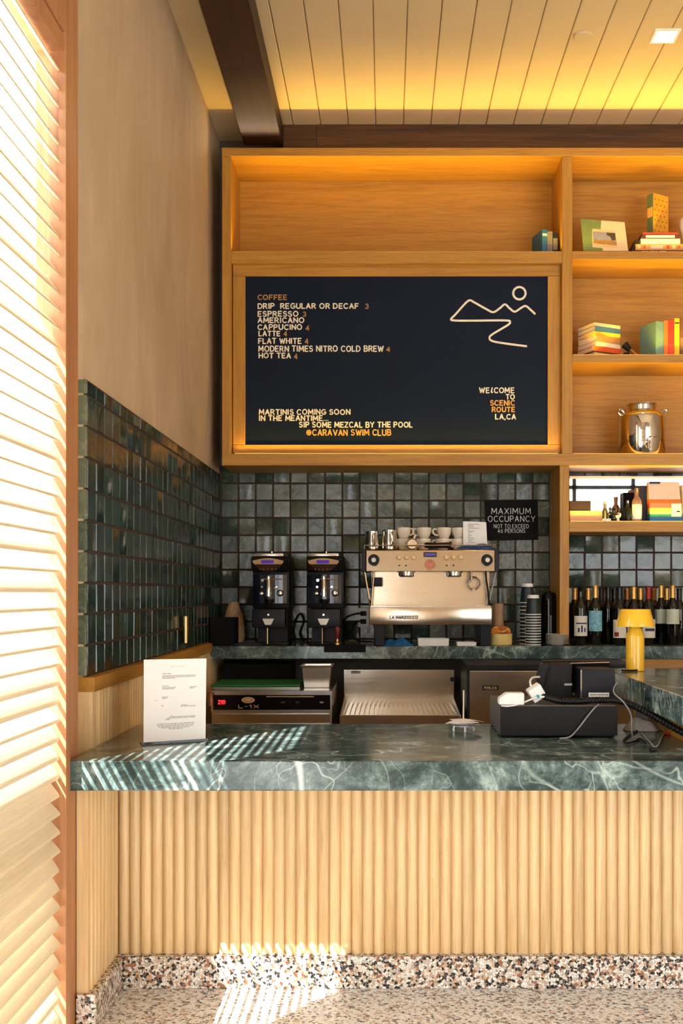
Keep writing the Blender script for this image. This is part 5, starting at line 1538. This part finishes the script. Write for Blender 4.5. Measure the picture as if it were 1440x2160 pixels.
# leaning picture
pt = thing('picture_card', 'leaning green and white cover with a small landscape photo, top right niche', 'picture', (X(1275, 5.85), 5.86, S1))
def PP(px, py, off=0.0):
    v = (530 - py) / 68
    d = 5.81 + .075 * v + .03 * (px - 1230) / 94
    p = at(px, py, d); p.y -= off
    return p
def patch(name, pts, mat_, o0, o1, parent=pt):
    m = MB(); A = [m.bm.verts.new(PP(a, b, o1)) for a, b in pts]; B = [m.bm.verts.new(PP(a, b, o0)) for a, b in pts]
    m.bm.faces.new(A); m.bm.faces.new(B[::-1])
    for i in range(len(pts)): m.bm.faces.new([A[i], B[i], B[(i + 1) % len(pts)], A[(i + 1) % len(pts)]])
    return m.build(name, mat_, parent, smooth=0)
patch('cover_board', [(1224, 462), (1316.5, 469.5), (1324, 529.6), (1230, 529.6)], plain('off white cover', (232, 208, 168), .6, vary=.02), 0, .004)
patch('green_field', [(1224, 462), (1267.5, 465.5), (1266, 486), (1248, 486), (1249, 522), (1270, 524), (1271, 529.6), (1230, 529.6)], plain('soft green print', (122, 142, 82), .6, vary=.12, nscale=14), .004, .0046)
patch('photo_mat', [(1249, 483), (1297, 488), (1302, 523.5), (1250.5, 520)], plain('cream photo mat', (226, 196, 140), .6, vary=.02), .0046, .0052)
patch('photo', [(1249.5, 489), (1297, 492), (1300, 518.5), (1251, 514)], plain('grey sky of the photo', (150, 150, 160), .5, vary=.1, nscale=20), .0052, .0058)
patch('photo_ground', [(1251, 506), (1299, 509), (1300, 518.5), (1251.2, 514)], plain('tan ground of the photo', (172, 128, 66), .5, vary=.3, nscale=60), .0058, .0062)
patch('photo_trees', [(1278, 491.5), (1296, 492.5), (1297.5, 507), (1290, 508), (1286, 500), (1279, 497)], plain('dark trees of the photo', (70, 66, 52), .5, vary=.3, nscale=80), .0058, .0063)

g = 'books stacked in the top right niche'
d = 5.86; z = S1
def flat(label, g, px0, px1, py0, py1, d, z, cover, bands=(), rot=0.0, dp=.19):
    h = (py1 - py0) / FPX * d
    book(label, g, (X((px0 + px1) / 2, d), d + .05, z), (px1 - px0) / FPX * d, dp, h - .0004, rot, cover, 'flat', bands=bands)
    return z + h
z = flat('dark red book at the bottom of the top right stack', g, 1337, 1442, 519.5, 530, d, z, (96, 32, 22), bands=((.12, .17, (220, 190, 150)), (.19, .23, (220, 190, 150)), (.27, .30, (220, 190, 150)), (.31, .37, (220, 190, 150)), (.39, .42, (220, 190, 150)), (.47, .6, (220, 190, 150))))
z = flat('book with patterned orange spine second from the bottom of the top right stack', g, 1336, 1440, 507, 519.5, d, z, (206, 150, 84), bands=((.04, .1, (230, 200, 150)), (.16, .2, (196, 90, 40)), (.3, .55, (226, 196, 176)), (.62, .68, (200, 90, 50)), (.74, .8, (236, 210, 160)), (.85, .9, (190, 110, 60))))
z2 = z
z = flat('pale mint book in the middle of the top right stack', g, 1347, 1429, 496, 507, d, z, (216, 222, 204))
z = flat('white spined book second from the top of the top right stack', g, 1350, 1427, 486.5, 496, d, z, (70, 40, 30), bands=((.1, .88, (240, 232, 220)),))
z = flat('thin red book on top of the top right stack', g, 1351, 1424, 482.5, 486.5, d, z, (170, 52, 34))
# standing patterned book
b_ = thing('book', 'mustard book with small dark motifs standing on the top right stack', 'book', (X(1388, 5.87), 5.88, z + .0006), None, math.radians(-26))
b_.rotation_euler = (0, 0, math.radians(30))
hB = Z(408, 5.84) - z - .001
def lb_(m, name, mat_, parent=b_):
    o = m.build(name, mat_, None, smooth=0); o.parent = parent; return o
W_, T_ = .118, .046
m = MB(); m.box(-W_ / 2, W_ / 2, -T_ / 2, -T_ / 2 + .003, 0, hB); m.box(-W_ / 2, W_ / 2, T_ / 2 - .003, T_ / 2, 0, hB); cvb = lb_(m, 'cover', bmat((206, 148, 40)))
m = MB(); m.box(-W_ / 2 - .003, -W_ / 2, -T_ / 2, T_ / 2, 0, hB); lb_(m, 'spine', bmat((96, 110, 74)))
m = MB(); m.box(-W_ / 2 - .0038, -W_ / 2 - .0028, -T_ / 2 + .002, T_ / 2 - .002, hB * .42, hB * .66); lb_(m, 'spine_label', bmat((214, 160, 80)))
m = MB(); m.box(-W_ / 2 + .0004, W_ / 2 - .004, -T_ / 2 + .0034, T_ / 2 - .0034, .003, hB - .003); lb_(m, 'pages', PAGE)
m = MB()
for i in range(4):
    for j in range(7):
        x = -W_ / 2 + .014 + i * .03 + (.015 if j % 2 else 0); zz = .014 + j * (hB - .02) / 7
        if x > W_ / 2 - .012: continue
        m.prism([(x - .007, zz + .004), (x - .001, zz), (x + .007, zz + .006), (x + .002, zz + .006), (x, zz + .004), (x - .004, zz + .007)], -T_ / 2 - .0008, -T_ / 2 + .0004, 'Y')
lb_(m, 'motifs', bmat((92, 40, 24)), cvb)
# dark book leaning at the left of the stack
book('dark brown book leaning against the left end of the top right stack', None, (X(1329, 5.86), 5.90, S1 + .007), .014, .13, .10, 0, (58, 32, 24), lean=.36)
vx = X(1452, 5.86)
m = MB(); m.lathe([(0, z2), (.03, z2), (.034, z2 + .01), (.028, z2 + .05), (.036, z2 + .09), (.048, z2 + .14), (.046, z2 + .175), (.030, z2 + .195), (.022, z2 + .2), (.02, z2 + .198), (0, z2 + .17)], (vx + .012, 5.93, 0), 28, cap=False)
tag(m.build('vase', M['ceramic'], smooth=60), 'cream ceramic vase cut by the right edge, standing on the top right stack', 'vase')

# stack of turned books in the middle right niche
g = 'books stacked in the middle right niche'
d = 5.90; z = S2
for nm, cov, py0, py1, ww, rz in (
    ('beige green book at the bottom of the middle right stack', (196, 176, 116), 739, 748, .185, 33), ('dark brown thin book second from the bottom of the middle right stack', (66, 34, 20), 736, 739, .175, 30), ('orange red book low in the middle right stack', (206, 84, 30), 725, 736, .178, 31),
    ('white spined book above the orange red one', (226, 206, 176), 716, 725, .17, 34), ('tan book in the middle of the middle right stack', (186, 130, 70), 702, 716, .165, 36), ('bright yellow book in the middle right stack', (236, 190, 44), 694, 702, .172, 28),
    ('blue spined book second from the top of the middle right stack', (66, 110, 140), 683, 694, .168, 32), ('cream thin book on top of the middle right stack', (222, 196, 150), 676, 683, .17, 30)):
    h = (py1 - py0) / FPX * d * .985
    book(nm, g, (X(1263, d), d + .01, z), ww + .012, .165, h - .0005, math.radians(rz - 5), cov, 'flat')
    z += h
lo = thing('leaning_ornament', 'small black and tan ornament leaning on the middle right book stack', 'ornament', (X(1334, 5.84), 5.84, S2))
m = MB(); m.tube([(X(1346, 5.84), 5.83, S2 + .006), (X(1318, 5.86), 5.845, S2 + .075)], .006); m.build('rod', plain('tan rod', (170, 118, 62), .5), lo)
m = MB(); m.tube([(X(1328, 5.84), 5.838, S2 + .045), (X(1316, 5.86), 5.85, S2 + .08), ], [.014, .022], seg=14); m.build('head', M['black'], lo)
m = MB(); m.box(X(1317, 5.84), X(1328, 5.84), 5.845, 5.875, S2, S2 + .035); m.build('block', M['blackmatte'], lo, smooth=0)
g = 'upright books in the middle right niche'
d = 5.87
book('pale teal book standing leftmost in the middle right niche', g, (X(1376.5, d), d + .02, S2), .058, .15, .205, math.radians(22), (112, 150, 136))
for nm, cov, a, b, ty, bd in (('orange book standing right of the teal book', (222, 112, 30), 1395, 1404, 676, ()), ('red book standing between the orange and yellow books', (208, 48, 22), 1404, 1417, 675, ((.05, .36, (226, 70, 40)),)), ('yellow book standing right of the red book', (240, 190, 30), 1417, 1428, 671, ((.86, .9, (90, 60, 20)),)), ('brown book standing at the right edge of the middle niche', (116, 72, 36), 1428.4, 1441, 671, ((.2, .5, (150, 110, 70)),))):
    book(nm, g, (X((a + b) / 2, d), d + .03, S2), (b - a - .4) / FPX * d, .15, (Z(ty, 5.82) - S2), 0, cov, bands=bd)

# steel canister with tap
d = 5.90; cx = X(1353, d); r = 48.5 / FPX * d
cn = thing('steel_canister', 'shiny steel drink canister with tap on the lower right shelf', 'canister', (cx, d, S3))
m = MB(); zs = Z(884, d)
m.lathe([(0, S3), (r - .004, S3), (r, S3 + .004), (r, zs), (r * .96, Z(877, d)), (r * .68, Z(869, d)), (r * .6, Z(867, d)), (r * .58, Z(862, d)), (0, Z(862, d))], (cx, d, 0), 48, cap=False); m.build('body', M['chrome'], cn, smooth=50)
m = MB(); m.lathe([(0, Z(866, d)), (r * .6, Z(866, d)), (r * .62, Z(857, d)), (r * .66, Z(856, d)), (r * .66, Z(853, d)), (r * .2, Z(851, d)), (0, Z(851, d))], (cx, d, 0), 40, cap=False); m.build('lid', M['chrome'], cn, smooth=40)
for s in (-1, 1):
    m = MB(); m.tube(spline([(cx + s * r * .86, d - .02, Z(880, d)), (cx + s * r * 1.04, d - .02, Z(872, d)), (cx + s * r * 1.0, d - .02, Z(865, d)), (cx + s * r * .86, d - .02, Z(868, d)), (cx + s * r * .78, d - .02, Z(876, d))], 5), .006); m.build('handle', M['chrome'], cn)
tx = X(1366, 5.76); tz = Z(941, 5.76)
m = MB(); m.tube([(tx, d - r * .95, tz + .02), (tx, d - r - .03, tz + .02)], .011, seg=12); m.tube([(tx, d - r - .025, tz + .03), (tx, d - r - .025, tz - .015)], .010, seg=12); m.tube([(tx, d - r - .025, tz + .03), (tx + .012, d - r - .027, tz + .045), (tx + .042, d - r - .03, tz + .052)], .005); m.build('tap', M['chrome'], cn)

# ------------------------------------------------------------------ things on the mirror shelf
d = 5.80
m = MB(); m.box(X(1201.5, d), X(1270, d), d, d + .15, S4, Z(1077, d)); tag(m.build('carton', plain('pinkish beige card', (214, 166, 130), .7), smooth=0, bevel=.002), 'low beige carton at the left end of the mirror shelf', 'box')
m = MB(); m.box(X(1201.5, d), X(1246, d), d + .004, d + .13, Z(1077, d) + .0005, Z(1056, d)); tag(m.build('carton', plain('dark brown card', (52, 34, 28), .6), smooth=0, bevel=.002), 'dark brown carton on top of the beige carton', 'box')
def flask(px, d, w, ytop, mat_, lab, neck=.35, sh=.62, parts=()):
    t = thing('glass_bottle', lab, 'bottle', (X(px, d), d, S4), 'small bottles on the mirror shelf')
    r = w / 2 / FPX * d; H = Z(ytop, d) - S4; c = (X(px, d), d, 0)
    m = MB(); m.lathe([(0, S4), (r * .92, S4), (r, S4 + .004), (r, S4 + H * sh), (r * .8, S4 + H * (sh + .08)), (r * neck, S4 + H * (sh + .16)), (r * neck, S4 + H * .9), (0, S4 + H * .9)], c, 20, cap=False); m.build('bottle_body', M[mat_] if isinstance(mat_, str) else mat_, t)
    m = MB(); m.lathe([(0, S4 + H * .88), (r * neck * 1.2, S4 + H * .88), (r * neck * 1.2, S4 + H), (0, S4 + H)], c, 16, cap=False); m.build('stopper', M['white'] if not parts else M[parts[0]], t)
    if len(parts) > 1:
        m = MB(); a = math.radians(80); m.lathe([(r + .0008, S4 + H * .08), (r + .0008, S4 + H * .52)], c, 14, ang0=-math.pi / 2 - a, ang1=-math.pi / 2 + a, cap=False); m.build('paper_label', M[parts[1]], t)
    return t
flask(1275.5, 5.83, 12, 1057, 'amber', 'slim amber bottle right of the beige carton', .55, .5, ('ceramicw',))
flask(1294, 5.85, 22, 1072, 'greenglass', 'squat olive green bottle in the middle of the mirror shelf', .3, .5, ('black',))
flask(1324, 5.85, 16, 1056, 'greenglass', 'upright olive bottle left of the pink bottle', .35, .62, ('steel',))
flask(1342.5, 5.82, 20.5, 1030, plain('pink tinted bottle', (196, 150, 120), .1, trans=.3, vary=0), 'tall pinkish bottle with white label before the navy box', .4, .6, ('brass', 'paper'))
for px, lab in ((1275, 'left of two tiny white salt cubes on the mirror shelf edge'), (1284, 'right of two tiny white salt cubes on the mirror shelf edge')):
    m = MB(); h = .010; m.box(X(px, 5.77) - h, X(px, 5.77) + h, 5.762, 5.782, S4, S4 + .018, bev=.003); tag(m.build('salt_cube', M['ceramicw']), lab, 'cube', 'tiny white cubes')
rr = random.Random(4)
m = MB()
for k in range(9):
    q = Vector((X(1303, 5.80) + rr.uniform(-.014, .014), 5.80 + rr.uniform(-.008, .01), S4 + .022 + rr.uniform(0, .032)))
    m.lathe([(0, -.006), (.005, -.004), (.007, 0), (.005, .004), (0, .006)], q, 8, cap=False)
m.tube([(X(1303, 5.80), 5.80, S4), (X(1303, 5.80), 5.80, S4 + .04)], .008)
tag(m.build('flower_sprig', M['ceramicw'], smooth=60), 'small white blossom sprig between the olive bottles', 'flowers')
m = MB(); m.box(X(1345, 5.86), X(1369, 5.86), 5.86, 5.95, S4, Z(1026, 5.86)); tag(m.build('carton', plain('navy card', (24, 28, 52), .6), smooth=0, bevel=.002), 'tall navy carton left of the rainbow striped bag', 'box')
bgx0, bgx1, dd = X(1370, 5.80), X(1437, 5.80), 5.80
bg_ = thing('coffee_bag', 'white bag with rainbow stripes on the mirror shelf', 'bag', ((bgx0 + bgx1) / 2, 5.84, S4))
def bagpart(name, y0, y1, mat_, grow=0.0):
    """slice of the bag between two picture heights; the top pinches in"""
    m = MB(); n_ = 4; prev = None
    for i in range(n_ + 1):
        py = y1 + (y0 - y1) * i / n_
        z = Z(py, dd); v = (1100 - py) / 86
        half = .055 * (1 - .72 * max(0, v - .45) / .55)
        sq = .002 * math.sin(v * 7)
        ring_ = [(bgx0 + sq - grow, 5.855 - half), (bgx1 + sq + grow - .004 * v, 5.855 - half), (bgx1 + sq + grow - .004 * v, 5.855 + half), (bgx0 + sq - grow, 5.855 + half)]
        cur = [m.bm.verts.new((a, b - grow * (1 if b < 5.855 else -1), z)) for a, b in ring_]
        if prev:
            for k in range(4): m.bm.faces.new([prev[k], prev[(k + 1) % 4], cur[(k + 1) % 4], cur[k]])
        else: m.bm.faces.new(cur[::-1])
        prev = cur
    m.bm.faces.new(prev)
    return m.build(name, mat_, bg_, smooth=0)
bagpart('bag_top', 1015, 1053, plain('white bag paper', (232, 214, 190), .5, vary=.03))
for nm, y0, y1, c_ in (('orange_stripe', 1053, 1061, (228, 130, 40)), ('red_stripe', 1061, 1071.5, (206, 92, 84)), ('yellow_stripe', 1071.5, 1079, (234, 208, 90)), ('mint_stripe', 1079, 1084, (190, 208, 150)), ('green_stripe', 1084, 1091, (48, 140, 104)), ('blue_stripe', 1091, 1099.8, (24, 104, 160))):
    bagpart(nm, y0, y1, plain(nm, c_, .5, vary=.04))
m = MB(); m.box(X(1416, 5.79), X(1437, 5.79), 5.7935, 5.7965, Z(1089, 5.79), Z(1062, 5.79)); lbb = m.build('bag_label', M['paper'], bg_, smooth=0)
m = MB(); m.box(X(1427, 5.79), X(1434, 5.79), 5.7927, 5.794, Z(1080.5, 5.79), Z(1077.5, 5.79)); m.build('label_print', M['black'], lbb, smooth=0)
m = MB(); m.box(X(1370, 5.83), X(1392, 5.83), 5.828, 5.842, Z(1020, 5.83), Z(1016, 5.83), bev=.001); m.build('tin_tie', M['black'], bg_)
m = MB(); m.box(X(1440, 5.80), X(1475, 5.80), 5.80, 5.9, S4, Z(1022, 5.80)); tag(m.build('coffee_bag', M['ceramicw'], smooth=0, bevel=.006), 'white bag cut by the right edge beside the rainbow bag', 'bag')
